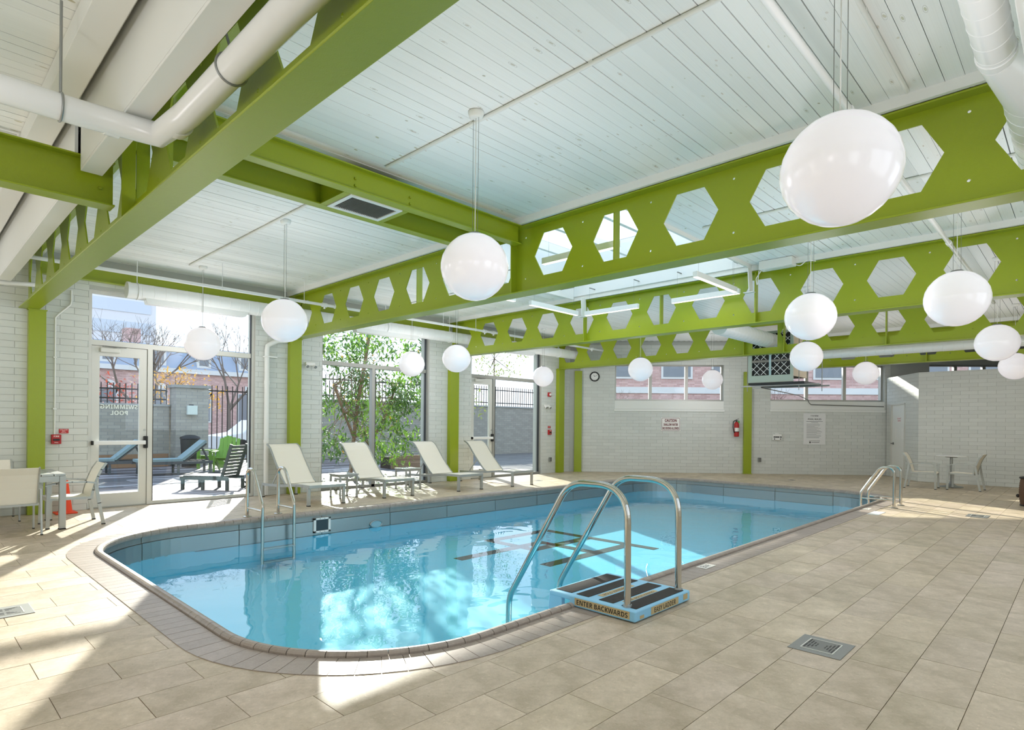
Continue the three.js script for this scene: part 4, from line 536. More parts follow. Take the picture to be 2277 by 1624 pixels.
{ // hung air unit with crossed lattice front
  const g = thing('unit_heater', 'hung air handling unit with white diamond lattice front', 'heater'), x0 = -5.34, x1 = -4.46, y0 = 2.33, y1 = 3.3, d0 = 13.0, d1 = 13.9;
  mesh('casing', [bx(x0, x0 + 0.03, y0, y1, d0 + 0.04, d1), bx(x1 - 0.03, x1, y0, y1, d0 + 0.04, d1), bx(x0 + 0.03, x1 - 0.03, y1 - 0.03, y1, d0 + 0.04, d1), bx(x0 + 0.03, x1 - 0.03, y0, y0 + 0.03, d0 + 0.04, d1), bx(x0 + 0.03, x1 - 0.03, y0 + 0.03, y1 - 0.03, d1 - 0.03, d1)], std('#cbbfa6', 0.6), g); mesh('filter', bx(x0 + 0.03, x1 - 0.03, y0 + 0.03, y1 - 0.03, d0 + 0.06, d0 + 0.09), M.dark, g);
  mesh('front_frame', [bx(x0 - 0.04, x0 + 0.04, y0 - 0.12, y1, d0 + 0.005, d0 + 0.04), bx(x1 - 0.04, x1 + 0.02, y0 - 0.12, y1, d0 + 0.005, d0 + 0.04), bx(x0 + 0.04, x1 - 0.04, y0 - 0.12, y0 + 0.03, d0 + 0.005, d0 + 0.04), bx(x0 + 0.04, x1 - 0.04, y1 - 0.05, y1, d0 + 0.005, d0 + 0.04)], std('#bcc9bd', 0.5), g);
  const rail = mesh('middle_rail', bx(x0 + 0.04, x1 - 0.04, 2.64, 2.69, d0 + 0.0, d0 + 0.03), M.aluDark, g); mesh('mullion', bx(-4.93, -4.885, y0 + 0.03, y1 - 0.05, d0 - 0.002, d0 + 0.02), std('#b9d3d6', 0.5), g);
  for (const [a, b] of [[x0 + 0.045, -4.935], [-4.88, x1 - 0.045]]) for (const [p, q] of [[y0 + 0.035, 2.635], [2.695, y1 - 0.055]]) { const st = 0.145; for (let k = -8; k < 9; k++) for (const s of [-1, 1]) { let xa = (a + b) / 2 + k * st, seg = []; const yc = (p + q) / 2; for (let t = -60; t <= 60; t++) { const yy = yc + t * 0.008, xx = xa + s * t * 0.008; if (xx > a && xx < b && yy > p && yy < q) seg.push([xx, yy]); } if (seg.length > 6) mesh('lattice_strip', bar(P(seg[0][0], seg[0][1], d0 - 0.004 * s), P(seg[seg.length - 1][0], seg[seg.length - 1][1], d0 - 0.004 * s), 0.006, 0.011), M.whiteMetal, g); } }
  mesh('drip_tray', [bx(x0 - 0.02, x1 + 0.25, y0 - 0.17, y0 - 0.125, d0 - 0.02, d1 + 0.15)], M.dark, g); mesh('strut', [bx(x0 - 0.25, x1 + 0.5, y0 - 0.2, y0 - 0.172, d0 + 0.1, d0 + 0.14), bx(x0 - 0.25, x1 + 0.5, y0 - 0.2, y0 - 0.172, d1 - 0.14, d1 - 0.1)], M.steelMatt, g);
  for (const [x, d] of [[x0 - 0.1, d0 + 0.12], [x1 + 0.1, d0 + 0.12], [x1 + 0.35, d1 - 0.12]]) mesh('hanger_rod', rod(P(x, y0 - 0.3, d), P(x, CEIL, d), 0.008, 0.008, 6), M.steelMatt, g);
}
{ const g = thing('condensate_pipe', 'thin sagging grey drain pipe under the air unit', 'pipe'); const w = (s, y, n) => { const q = P(B0[0] + BD[0] * s, y, B0[1] + BD[1] * s); q.x += BD[1] * n; q.z += BD[0] * n; return q; }; mesh('pipe', tube(bent([P(-5.2, 2.12, 13.3), w(5.6, 2.08, 0.5), w(6.05, 1.98, 0.06), w(6.07, 1.86, 0.06), w(8.0, 1.82, 0.06)], 0.05), 0.012, 8, 60), M.aluDark, g); }

// ---------------------------------------------------------------- loose furniture
function sheet(profile, z0, z1, th) {                              // a thin curved sheet: profile [[x, y], ...] drawn out from z0 to z1
  const pos = [], uv = [], n = profile.length, nor = profile.map((p, i) => { const a = profile[Math.max(0, i - 1)], b = profile[Math.min(n - 1, i + 1)], l = Math.hypot(b[0] - a[0], b[1] - a[1]); return [-(b[1] - a[1]) / l * th / 2, (b[0] - a[0]) / l * th / 2]; });
  let run = 0; const L = profile.map((p, i) => i ? run += Math.hypot(p[0] - profile[i - 1][0], p[1] - profile[i - 1][1]) : 0);
  const v = (i, s, z) => [profile[i][0] + nor[i][0] * s, profile[i][1] + nor[i][1] * s, z], quad = (a, b, c, d, ua, ub) => { for (const [q, u] of [[a, [ua, z0]], [b, [ub, z0]], [c, [ub, z1]], [a, [ua, z0]], [c, [ub, z1]], [d, [ua, z1]]]) { pos.push(...q); uv.push(...u); } };
  for (let i = 0; i < n - 1; i++) for (const s of [1, -1]) quad(v(i, s, z0), v(i + 1, s, z0), v(i + 1, s, z1), v(i, s, z1), L[i], L[i + 1]);
  for (let i = 0; i < n - 1; i++) for (const z of [z0, z1]) { pos.push(...v(i, 1, z), ...v(i + 1, 1, z), ...v(i + 1, -1, z), ...v(i, 1, z), ...v(i + 1, -1, z), ...v(i, -1, z)); for (let k = 0; k < 6; k++) uv.push(L[i], 0); }
  for (const i of [0, n - 1]) { pos.push(...v(i, 1, z0), ...v(i, -1, z0), ...v(i, -1, z1), ...v(i, 1, z0), ...v(i, -1, z1), ...v(i, 1, z1)); for (let k = 0; k < 6; k++) uv.push(L[i], 0); }
  const g = new THREE.BufferGeometry(); g.setAttribute('position', new THREE.Float32BufferAttribute(pos, 3)); g.setAttribute('uv', new THREE.Float32BufferAttribute(uv, 2)); g.computeVertexNormals(); return g;
}
const v3 = (x, y, z) => new THREE.Vector3(x, y, z);
function railAlong(profile, z, w, h) { return merge(profile.slice(0, -1).map((p, i) => { const q = profile[i + 1], k = 0.004 / Math.hypot(q[0] - p[0], q[1] - p[1]); return bar(v3(p[0] - (q[0] - p[0]) * k, p[1] - (q[1] - p[1]) * k, z), v3(q[0] + (q[0] - p[0]) * k, q[1] + (q[1] - p[1]) * k, z), w, h); })); }
function lounger(label, x, d) {
  const g = thing('sling_lounger', label, 'lounger', 'cream sling loungers along the window wall', [x, 0, d], turnOf(1, 0)), W = 0.29;
  const rail = [[0.03, 0.215], [0.3, 0.222], [0.62, 0.235], [0.85, 0.25], [1.05, 0.27], [1.25, 0.287], [1.45, 0.292], [1.66, 0.292]];
  const seat = [[0.78, 0.262], [0.9, 0.268], [1.05, 0.287], [1.25, 0.303], [1.45, 0.308], [1.64, 0.306]];
  const back = [[0.80, 0.275], [0.74, 0.315], [0.62, 0.425], [0.5, 0.545], [0.39, 0.665], [0.31, 0.76], [0.25, 0.82], [0.19, 0.86], [0.12, 0.885]];
  mesh('seat_sling', sheet(seat, -W + 0.02, W - 0.02, 0.006), M.sling, g); mesh('back_sling', sheet(back, -W + 0.025, W - 0.025, 0.006), M.sling, g);
  for (const s of [-1, 1]) { mesh('side_rail', railAlong(rail, s * W, 0.022, 0.042), M.frame, g); mesh('back_rail', railAlong(back, s * (W - 0.03), 0.016, 0.026), M.frame, g); mesh('leg', rb(1.61, 1.655, 0.012, 0.275, s * W - 0.022, s * W + 0.022, 0.004, 1), M.frame, g); mesh('leg', rb(0.03, 0.07, 0.012, 0.2, s * W - 0.02, s * W + 0.02, 0.004, 1), M.frame, g); for (const xx of [1.6325, 0.05]) mesh('foot_cap', lb(xx - 0.024, xx + 0.024, 0, 0.013, s * W - 0.024, s * W + 0.024), M.rubber, g); }
  mesh('foot_rail', rb(1.645, 1.672, 0.265, 0.312, -W - 0.01, W + 0.01, 0.004, 1), M.frame, g); mesh('head_rail', bar(v3(0.12, 0.885, -W + 0.03), v3(0.12, 0.885, W - 0.03), 0.02, 0.02), M.frame, g); mesh('cross_tube', bar(v3(0.78, 0.25, -W), v3(0.78, 0.25, W), 0.025, 0.025), M.frame, g);
  mesh('back_brace', [bar(v3(0.5, 0.53, -0.2), v3(0.25, 0.22, -0.22), 0.012, 0.02), bar(v3(0.5, 0.53, 0.2), v3(0.25, 0.22, 0.22), 0.012, 0.02), bar(v3(0.25, 0.22, -0.28), v3(0.25, 0.22, 0.28), 0.02, 0.02)], M.frame, g);
  return g;
}
lounger('cream sling lounger nearest the pool ladder, beside the white pier', -10.02, 4.63); lounger('cream sling lounger dappled with leaf shadows, second from the ladder', -10.12, 6.03); lounger('third cream sling lounger from the ladder, past the round topped side table', -10.06, 7.62); lounger('farthest cream sling lounger in front of the far glass door', -10.02, 9.02);
function sideTable(label, x, d, w) {
  const g = thing('side_table', label, 'side table', 'small metal side tables between the loungers', [x, 0, d]), H = 0.4; mesh('top', rb(-w / 2, w / 2, H - 0.02, H, -w / 2, w / 2, 0.006), M.frame, g); mesh('apron', [lb(-w / 2 + 0.02, w / 2 - 0.02, H - 0.05, H - 0.021, -w / 2 + 0.015, -w / 2 + 0.03), lb(-w / 2 + 0.02, w / 2 - 0.02, H - 0.05, H - 0.021, w / 2 - 0.03, w / 2 - 0.015), lb(-w / 2 + 0.015, -w / 2 + 0.03, H - 0.05, H - 0.021, -w / 2 + 0.03, w / 2 - 0.03), lb(w / 2 - 0.03, w / 2 - 0.015, H - 0.05, H - 0.021, -w / 2 + 0.03, w / 2 - 0.03)], M.frame, g);
  for (const a of [-1, 1]) for (const b of [-1, 1]) { mesh('leg', rb(a * (w / 2 - 0.025) - 0.014, a * (w / 2 - 0.025) + 0.014, 0.008, H - 0.022, b * (w / 2 - 0.025) - 0.014, b * (w / 2 - 0.025) + 0.014, 0.003, 1), M.frame, g); mesh('foot_cap', lb(a * (w / 2 - 0.025) - 0.015, a * (w / 2 - 0.025) + 0.015, 0, 0.009, b * (w / 2 - 0.025) - 0.015, b * (w / 2 - 0.025) + 0.015), M.rubber, g); }
}
sideTable('small metal side table between the first and second loungers', -9.08, 5.33, 0.36); sideTable('small metal side table between the second and third loungers', -9.45, 6.93, 0.38);

function armchair(label, x, d, dir) {
  const g = thing('sling_armchair', label, 'armchair', 'cream sling armchairs with grey frames', [x, 0, d], turnOf(...dir)), W = 0.25;
  const back = [[-0.20, 0.345], [-0.215, 0.42], [-0.235, 0.5], [-0.262, 0.58], [-0.296, 0.66], [-0.345, 0.735]], seat = [[-0.2, 0.34], [-0.1, 0.338], [0.05, 0.345], [0.17, 0.352], [0.215, 0.345], [0.235, 0.318]];
  mesh('seat_sling', sheet(seat, -W + 0.025, W - 0.025, 0.006), M.sling, g); mesh('back_sling', sheet(back, -W + 0.03, W - 0.03, 0.006), M.sling, g);
  for (const s of [-1, 1]) {
    const z = s * W; mesh('leg', railAlong([[0.225, 0.01], [0.215, 0.5]], z, 0.016, 0.038), M.frame, g); mesh('leg', railAlong([[-0.315, 0.01], [-0.27, 0.26], [-0.235, 0.5]], z, 0.016, 0.036), M.frame, g);
    mesh('armrest', railAlong([[0.245, 0.497], [0.15, 0.52], [0.0, 0.53], [-0.14, 0.522], [-0.25, 0.503]], z, 0.04, 0.018), M.frame, g); mesh('seat_rail', railAlong([[0.215, 0.335], [-0.21, 0.33]], s * (W - 0.02), 0.014, 0.028), M.frame, g); mesh('back_rail', railAlong(back, s * (W - 0.025), 0.014, 0.024), M.frame, g); for (const xx of [0.225, -0.316]) mesh('foot_cap', lb(xx - 0.02, xx + 0.02, 0, 0.012, z - 0.01, z + 0.01), M.rubber, g);
  }
  mesh('cross_bar', [bar(v3(-0.205, 0.325, -W + 0.02), v3(-0.205, 0.325, W - 0.02), 0.02, 0.022), bar(v3(0.19, 0.31, -W + 0.02), v3(0.19, 0.31, W - 0.02), 0.02, 0.02)], M.frame, g);
}
armchair('cream sling armchair seen from behind, pushed up to the square table', -8.53, 0.9, [-1, 0]); armchair('cream sling armchair with its back to the left glass door', -8.84, 1.48, [0, -1]); armchair('cream sling armchair on the wall side of the square table', -9.72, 0.86, [1, 0]);
armchair('cream sling armchair left of the round pedestal table', -2.5, 15.12, [1, 0.05]); armchair('cream sling armchair right of the round pedestal table', -1.86, 15.34, [-1, 0.05]);
{ const g = thing('slatted_table', 'square grey metal table with slatted top', 'table', null, [-8.945, 0, 0.95]), H = 0.64, w = 0.46;
  for (const a of [-1, 1]) for (const b of [-1, 1]) { mesh('leg', rb(a * (w - 0.032) - 0.032, a * (w - 0.032) + 0.032, 0.01, H - 0.026, b * (w - 0.032) - 0.032, b * (w - 0.032) + 0.032, 0.005, 1), M.frame, g); mesh('foot_cap', lb(a * (w - 0.032) - 0.034, a * (w - 0.032) + 0.034, 0, 0.011, b * (w - 0.032) - 0.034, b * (w - 0.032) + 0.034), M.rubber, g); }
  for (const b of [-1, 1]) { mesh('apron', lb(-w + 0.066, w - 0.066, H - 0.09, H - 0.026, b * w - 0.0 - (b > 0 ? 0.03 : 0), b * w + (b > 0 ? 0 : 0.03)), M.frame, g); mesh('apron', lb(b * w - (b > 0 ? 0.03 : 0), b * w + (b > 0 ? 0 : 0.03), H - 0.09, H - 0.026, -w + 0.066, w - 0.066), M.frame, g); }
  for (let i = 0; i < 8; i++) { const a = -w + i * (2 * w / 8); mesh('slat', rb(-w, w, H - 0.025, H, a + 0.004, a + 2 * w / 8 - 0.004, 0.003, 1), M.frame, g); }
}
{ const g = thing('pedestal_table', 'round white pedestal table with flared steel base', 'table', null, [-2.13, 0, 15.85]); mesh('top', lathe([[0.0001, 0.655], [0.27, 0.655], [0.285, 0.66], [0.29, 0.668], [0.285, 0.676], [0.0001, 0.68]], 36), M.whitePlastic, g); mesh('base', lathe([[0.0001, 0], [0.215, 0], [0.22, 0.006], [0.2, 0.014], [0.1, 0.035], [0.04, 0.08], [0.03, 0.12], [0.0001, 0.12]], 32), M.steelMatt, g); mesh('stem', rod(v3(0, 0.11, 0), v3(0, 0.64, 0), 0.028), M.steelMatt, g); mesh('top_plate', new THREE.CylinderGeometry(0.13, 0.1, 0.018, 24).translate(0, 0.645, 0), M.aluDark, g); }
{ const g = thing('traffic_cone', 'orange safety cone standing against the pier behind the table', 'cone', null, [-9.93, 0, 1.64]); mesh('base', rb(-0.12, 0.12, 0, 0.022, -0.12, 0.12, 0.01), M.orange, g); mesh('body', lathe([[0.085, 0.022], [0.08, 0.03], [0.03, 0.44], [0.022, 0.445], [0.015, 0.44]], 24), M.orange, g); }
{ // wicker hamper cut by the frame edge
  const g = thing('wicker_basket', 'dark brown wicker basket at the edge of view on the deck', 'basket', null, [-0.655, 0, 12.9]), wick = std('#5b4330', 0.7), R = 0.15, H = 0.46; const body = lathe(Array.from({ length: 24 }, (_, i) => [R + 0.02 * Math.sin(i / 23 * Math.PI) + (i & 1 ? 0.006 : 0), 0.015 + i / 23 * (H - 0.03)]), 32); mesh('woven_body', body, wick, g); mesh('rim', new THREE.TorusGeometry(R + 0.004, 0.018, 8, 32).rotateX(Math.PI / 2).translate(0, H, 0), M.black, g); mesh('foot_ring', new THREE.TorusGeometry(R, 0.014, 8, 32).rotateX(Math.PI / 2).translate(0, 0.014, 0), M.black, g); mesh('liner', new THREE.CylinderGeometry(R - 0.012, R - 0.012, 0.02, 28).translate(0, H - 0.06, 0), M.dark, g); for (const y of [0.16]) mesh('handle_knob', new THREE.SphereGeometry(0.03, 12, 10).translate(-R - 0.03, y, 0), M.black, g);
}

// ---------------------------------------------------------------- ladders
function poolLadder(label, base, ds, sgn) {                        // sgn +1: water lies toward +x
  const g = thing('pool_ladder', label, 'pool ladder', 'chrome pool ladders', [base, 0, (ds[0] + ds[1]) / 2]), R = 0.021;
  ds.forEach((d) => { const z = -(d - (ds[0] + ds[1]) / 2), q = (a, y) => v3(sgn * a, y, z); mesh('hand_rail', tube(bent([q(0, 0.004), q(0, 0.635), q(0.19, 0.635), q(0.465, 0.2), q(0.475, -0.55)], 0.13), R, 14, 160), M.chrome, g); mesh('flange', lathe([[R, 0.012], [0.035, 0.012], [0.052, 0.006], [0.055, 0], [R, 0]], 24).translate(0, 0.0022, z), M.chrome, g); mesh('stay', rod(q(0, 0.12), q(0.463, 0.12), 0.014, 0.014, 12), M.chrome, g); });
  const w = Math.abs(ds[1] - ds[0]) / 2; for (const y of [-0.36, -0.53]) mesh('step', rb(sgn * 0.475 - 0.04, sgn * 0.475 + 0.04, y - 0.012, y + 0.012, -w, w, 0.006, 1), M.steel, g);
}
poolLadder('chrome pool ladder in front of the first lounger', -8.01, [3.28, 3.70], 1); poolLadder('chrome pool ladder at the far deck side of the pool', -2.19, [10.9, 11.36], -1);
{ // blue step platform with two tall handrails
  const g = thing('ladder_platform', 'pale blue step platform with two tall chrome handrails', 'pool steps', 'free standing pool steps', [-2.05, 0, 3.62]), W = 0.36;   // local x: 0 at the deck face, negative over the water
  const print = (w, h, t, px) => std('#ffffff', 0.6, 0, { map: canvas(w, h, (c) => { c.fillStyle = '#c4b083'; c.fillRect(0, 0, w, h); c.fillStyle = '#1d1a16'; c.font = `bold ${px}px sans-serif`; c.textAlign = 'center'; c.textBaseline = 'middle'; const k = Math.min(1, w * 0.94 / c.measureText(t).width); c.translate(w / 2, h / 2 + 4); c.scale(k, 1); c.fillText(t, 0, 0); }) });
  mesh('deck_body', [rb(-0.53, 0, 0.006, 0.078, -W, W, 0.012, 3), rb(-0.71, -0.515, 0.042, 0.078, -W, W, 0.012, 3)], M.blue, g);
  for (const s of [-1, 1]) { const sh = new THREE.Shape(); sh.moveTo(-0.705, 0.07); sh.lineTo(-0.6, 0.07); sh.lineTo(-0.6, -0.02); sh.lineTo(-0.64, -0.5); sh.lineTo(-0.76, -0.5); sh.closePath(); mesh('stringer', new THREE.ExtrudeGeometry(sh, { depth: 0.03, bevelEnabled: true, bevelSize: 0.004, bevelThickness: 0.004, bevelSegments: 1 }).translate(0, 0, s > 0 ? W - 0.036 : -W + 0.004), M.blue, g); }
  [[-0.685, -0.545], [-0.505, -0.40], [-0.315, -0.20], [-0.135, -0.025]].forEach(([a, b], i) => mesh('grip_tread', rb(a, b, 0.078, 0.0815, -W + 0.05, W - 0.05, 0.001, 1), M.tread, g));
  const strip = (x0, x1, t) => mesh('tread_label', new THREE.PlaneGeometry(0.40, x1 - x0).rotateX(-Math.PI / 2).rotateY(Math.PI / 2).translate((x0 + x1) / 2, 0.0792, 0.03), print(512, 64, t, 50), g);
  strip(-0.385, -0.335, 'HOLD HANDRAILS'); strip(-0.185, -0.145, 'USE BOTH HANDS');
  mesh('side_label', new THREE.PlaneGeometry(0.44, 0.05).translate(-0.26, 0.045, W + 0.0012), print(1024, 116, 'ENTER BACKWARDS', 104), g); mesh('front_label', new THREE.PlaneGeometry(0.36, 0.05).rotateY(Math.PI / 2).translate(0.0012, 0.042, -0.01), print(832, 116, 'EASY LADDER', 104), g);
  mesh('maker_plate', new THREE.PlaneGeometry(0.06, 0.04).rotateY(Math.PI / 2).translate(0.0012, 0.046, -0.29), std('#c4b083', 0.6), g); mesh('small_label', new THREE.PlaneGeometry(0.05, 0.022).rotateY(Math.PI / 2).translate(0.0012, 0.03, 0.28), std('#c4b083', 0.6), g);
  for (const z of [0.30, -0.31]) { const q = (x, y) => v3(x + 2.05, y, z); const sft = z > 0 ? 0 : 0.03; mesh('hand_rail', tube(bent([q(-2.146 + sft, 0.079), q(-2.152 + sft, 0.858), q(-2.635, 0.85), q(-3.215, -0.08), q(-3.22, -0.6)], 0.25), 0.0225, 18, 220), M.chrome, g); mesh('rail_socket', new THREE.CylinderGeometry(0.029, 0.031, 0.014, 20).translate(-0.096 + sft, 0.0855, z), M.steel, g); }
  mesh('lower_step', rb(-1.2, -0.92, -0.5, -0.46, -W, W, 0.01), M.blue, g);
  mesh('bracing', [bar(v3(-0.7, -0.3, W - 0.02), v3(-1.16, -0.5, 0.3), 0.02, 0.03), bar(v3(-0.7, -0.3, -W + 0.02), v3(-1.16, -0.5, -0.3), 0.02, 0.03)], M.steelMatt, g);
}
// ---------------------------------------------------------------- floor drains
function drain(label, x0, x1, d0, d1, simple) {
  const g = thing('floor_drain', label, 'floor drain', 'square metal floor drains', [(x0 + x1) / 2, 0, (d0 + d1) / 2]), a = (x1 - x0) / 2, b = (d1 - d0) / 2;
  mesh('plate', [rb(-a, a, 0.0008, 0.0035, -b, b, 0.001, 1)], std('#8d8f8c', 0.5, 0.5), g);
  if (simple) { mesh('grating', lb(-a * 0.5, a * 0.5, 0.003, 0.0042, -b * 0.6, b * 0.6), M.dark, g); return; }
  const p = a * 0.58, q = b * 0.62; mesh('grating', lb(-p, p, 0.0034, 0.0046, -q, q), std('#7b7d7a', 0.45, 0.5), g); mesh('grating_frame', [lb(-p - 0.006, p + 0.006, 0.0034, 0.0056, -q - 0.006, -q), lb(-p - 0.006, p + 0.006, 0.0034, 0.0056, q, q + 0.006), lb(-p - 0.006, -p, 0.0034, 0.0056, -q, q), lb(p, p + 0.006, 0.0034, 0.0056, -q, q)], M.aluPaint, g);
  for (let i = 0; i < 10; i++) { const t = (i - 4.5) / 5, h = q * Math.abs(t) * 0.95; if (h < 0.012) continue; for (const s of [-1, 1]) mesh('slot', lb(t * p - p * 0.045, t * p + p * 0.045, 0.0046, 0.0052, s > 0 ? 0.006 : -h, s > 0 ? h : -0.006), M.black, g); }
}
drain('metal floor drain set in the tiles at the front of the deck', -1.228, -0.954, 3.545, 3.84); drain('metal floor drain in sunlight beside the pool at the left edge', -5.2, -4.92, 0.38, 0.66); drain('metal floor drain in the light streak past the far pool ladder', -1.27, -1.02, 10.67, 11.03); drain('tiny floor drain beside the farthest lounger', -8.99, -8.85, 10.06, 10.2, true); drain('tiny floor drain below the angled wall beyond the pool', -5.14, -5.0, 14.77, 14.92, true);

// ---------------------------------------------------------------- outside the windows
{ const g = structure('ground', 'grey paved ground around the building', 'ground'); mesh('paving', slab([[-110, -60], [WX - 0.33, -60], [WX - 0.33, backD(WX - 0.33) + 0.5], [30, 52], [30, 110], [-110, 110]], [], -0.3, -0.06), M.concreteGround = std('#b9b6b3', 0.9, 0, { map: (() => { const t = concreteTex.clone(); t.repeat.set(0.4, 0.4); t.needsUpdate = true; return t; })() }), g); }
{ // terrace boards
  const g = structure('terrace', 'terrace of weathered grey and brown boards outside the windows', 'terrace'); mesh('bed', bx(WX - 0.32, -18.9, -0.055, -0.03, -3, 12.5), M.dark, g);
  const r = rng(64), tones = ['#3f3b3b', '#655f5f', '#7f7879', '#948d8e', '#554d4c', '#736968', '#a29c9d', '#494140'].map((c) => std(c, 0.7)), unit = new THREE.BoxGeometry(1, 1, 1);
  const bw = 0.165; let n = 0; for (let i = 0; i < 51; i++) { const x = WX - 0.34 - bw * i; let d = -3 + r() * 1.5; while (d < 12.4 && n < 298) { const l = Math.min(12.4, d + 1.8 + r() * 2.2); const m = mesh('board', unit, tones[r() * 8 | 0], g); m.scale.set(bw - 0.008, 0.025, l - d - 0.006); m.position.set(x - bw / 2, -0.018 + (r() - 0.5) * 0.002, -(d + l) / 2); n++; d = l; } }
}
const greyBrick = std('#ffffff', 0.8, 0, { map: (() => { const t = canvas(256, 256, (c) => { const r = rng(15); c.fillStyle = '#7f8280'; c.fillRect(0, 0, 256, 256); for (let j = 0; j < 8; j++) for (let i = -1; i < 4; i++) { const q = 140 + r() * 14; c.fillStyle = `rgb(${q + 6 | 0},${q + 4 | 0},${q - 6 | 0})`; c.fillRect(i * 64 + (j & 1 ? 32 : 0) + 2, j * 32 + 2, 61, 29); } }); t.repeat.set(1 / 1.2, 1 / 0.7); return t; })() });
function courtWall(label, x, d0, d1, h) { const g = thing('courtyard_wall', label, 'wall', 'grey courtyard walls'); mesh('brickwork', metres(bx(x - 0.25, x, -0.06, h, d0, d1)), greyBrick, g); mesh('coping', metres(bx(x - 0.29, x + 0.04, h, h + 0.06, d0, d1)), std('#9a9c99', 0.8), g); }
courtWall('grey brick courtyard wall seen through the left glass door', -19, -3, 5.55, 1.68); courtWall('long grey brick courtyard wall beyond the leafy tree', -19, 8.4, 24, 2.02);
{ const g = thing('gate_pillar', 'broad grey pillar carrying a small wall lamp', 'pillar'); mesh('shaft', metres(bx(-19.1, -18.55, -0.06, 2.22, 5.58, 6.45)), greyBrick, g); mesh('cap', metres(bx(-19.15, -18.5, 2.22, 2.3, 5.53, 6.5)), std('#8e908d', 0.8), g); }
{ const g = thing('wall_lamp', 'small pale lamp box on the grey pillar', 'lamp', null, [-18.54, 1.45, 5.98]); mesh('shade', rb(0, 0.12, 0, 0.26, -0.13, 0.13, 0.01), std('#c9d6d0', 0.4), g); mesh('back_plate', lb(-0.008, 0.0, 0.03, 0.3, -0.06, 0.06), M.dark, g); }
function fence(label, x, d0, d1, y0, y1) { const g = thing('iron_fence', label, 'fence', 'dark iron bar fences'), iron = std('#2c2624', 0.6, 0.3), n = Math.round((d1 - d0) / 0.145); const unit = new THREE.BoxGeometry(0.022, 1, 0.022); for (let i = 0; i <= n; i++) { const m = mesh('bar', unit, iron, g); m.scale.y = y1 - y0; m.position.set(x, (y0 + y1) / 2, -(d0 + (d1 - d0) * i / n)); } for (const y of [y0 + 0.12, y1 - 0.18]) mesh('rail', bx(x - 0.018, x + 0.018, y, y + 0.04, d0, d1), iron, g); }
fence('dark iron bars above the wall seen through the left glass door', -19.12, -3, 5.5, 1.74, 2.3); fence('dark iron gate bars reaching the ground beside the pillar', -19.0, 6.55, 8.35, -0.04, 2.35); fence('dark iron bars above the long grey courtyard wall', -19.12, 8.45, 24, 2.08, 2.95);
// seats on the terrace
const teal = std('#7a9093', 0.8), darkPoly = std('#4a4f52', 0.6), limeC = std('#6f9a34', 0.6), darkGreen = std('#39423f', 0.55);
function outLounger(label, x, d, cushion) { const g = thing('terrace_lounger', label, 'lounger', 'blue cushioned terrace loungers', [x, 0, d], turnOf(0.1, 1)), W = 0.3, pr = [[0, 0.33], [0.95, 0.33]], bk = [[0.95, 0.34], [1.45, 0.78]]; mesh('seat_cushion', sheet(pr, -W, W, 0.06), cushion, g); mesh('back_cushion', sheet(bk, -W, W, 0.06), cushion, g); for (const s of [-1, 1]) { mesh('side_rail', bar(v3(-0.02, 0.27, s * W), v3(1.6, 0.27, s * W), 0.05, 0.07), darkPoly, g); for (const xx of [0.1, 0.85, 1.55]) mesh('leg', bar(v3(xx, -0.004, s * W), v3(xx, 0.25, s * W), 0.05, 0.05), darkPoly, g); } mesh('back_frame', sheet([[0.97, 0.28], [1.47, 0.72]], -W + 0.03, W - 0.03, 0.03), darkPoly, g); mesh('prop', bar(v3(1.4, 0.66, 0), v3(1.58, 0.28, 0), 0.04, 0.04), darkPoly, g); }
outLounger('blue cushioned lounger behind the door glass near the grey wall', -16.9, 2.75, teal); outLounger('blue cushioned lounger in the middle of the terrace', -16.0, 3.95, teal);
function adirondack(label, x, d, dir, mat) { const g = thing('adirondack_chair', label, 'chair', 'lime green terrace chairs', [x, 0, d], turnOf(...dir)); for (let i = 0; i < 5; i++) { const z = -0.2 + i * 0.1; mesh('back_slat', bar(v3(-0.2, 0.26, z), v3(-0.42, 0.88 - Math.abs(i - 2) * 0.03, z), 0.085, 0.02), mat, g); mesh('seat_slat', bar(v3(-0.22 + i * 0.1, 0.26 + i * 0.022, -0.24), v3(-0.22 + i * 0.1, 0.26 + i * 0.022, 0.24), 0.085, 0.02), mat, g); } for (const s of [-1, 1]) { mesh('armrest', rb(-0.32, 0.3, 0.48, 0.505, s * 0.3 - 0.05, s * 0.3 + 0.05, 0.01), mat, g); mesh('leg', rb(0.2, 0.28, -0.004, 0.48, s * 0.28 - 0.02, s * 0.28 + 0.02, 0.006), mat, g); mesh('leg', bar(v3(0.2, 0.3, s * 0.25), v3(-0.45, 0.02, s * 0.25), 0.025, 0.1), mat, g); } }
adirondack('lime green terrace chair nearer the pillar', -16.9, 6.0, [0.2, -1], limeC); adirondack('lime green terrace chair turned toward the windows', -15.9, 6.0, [0.9, -0.5], limeC);
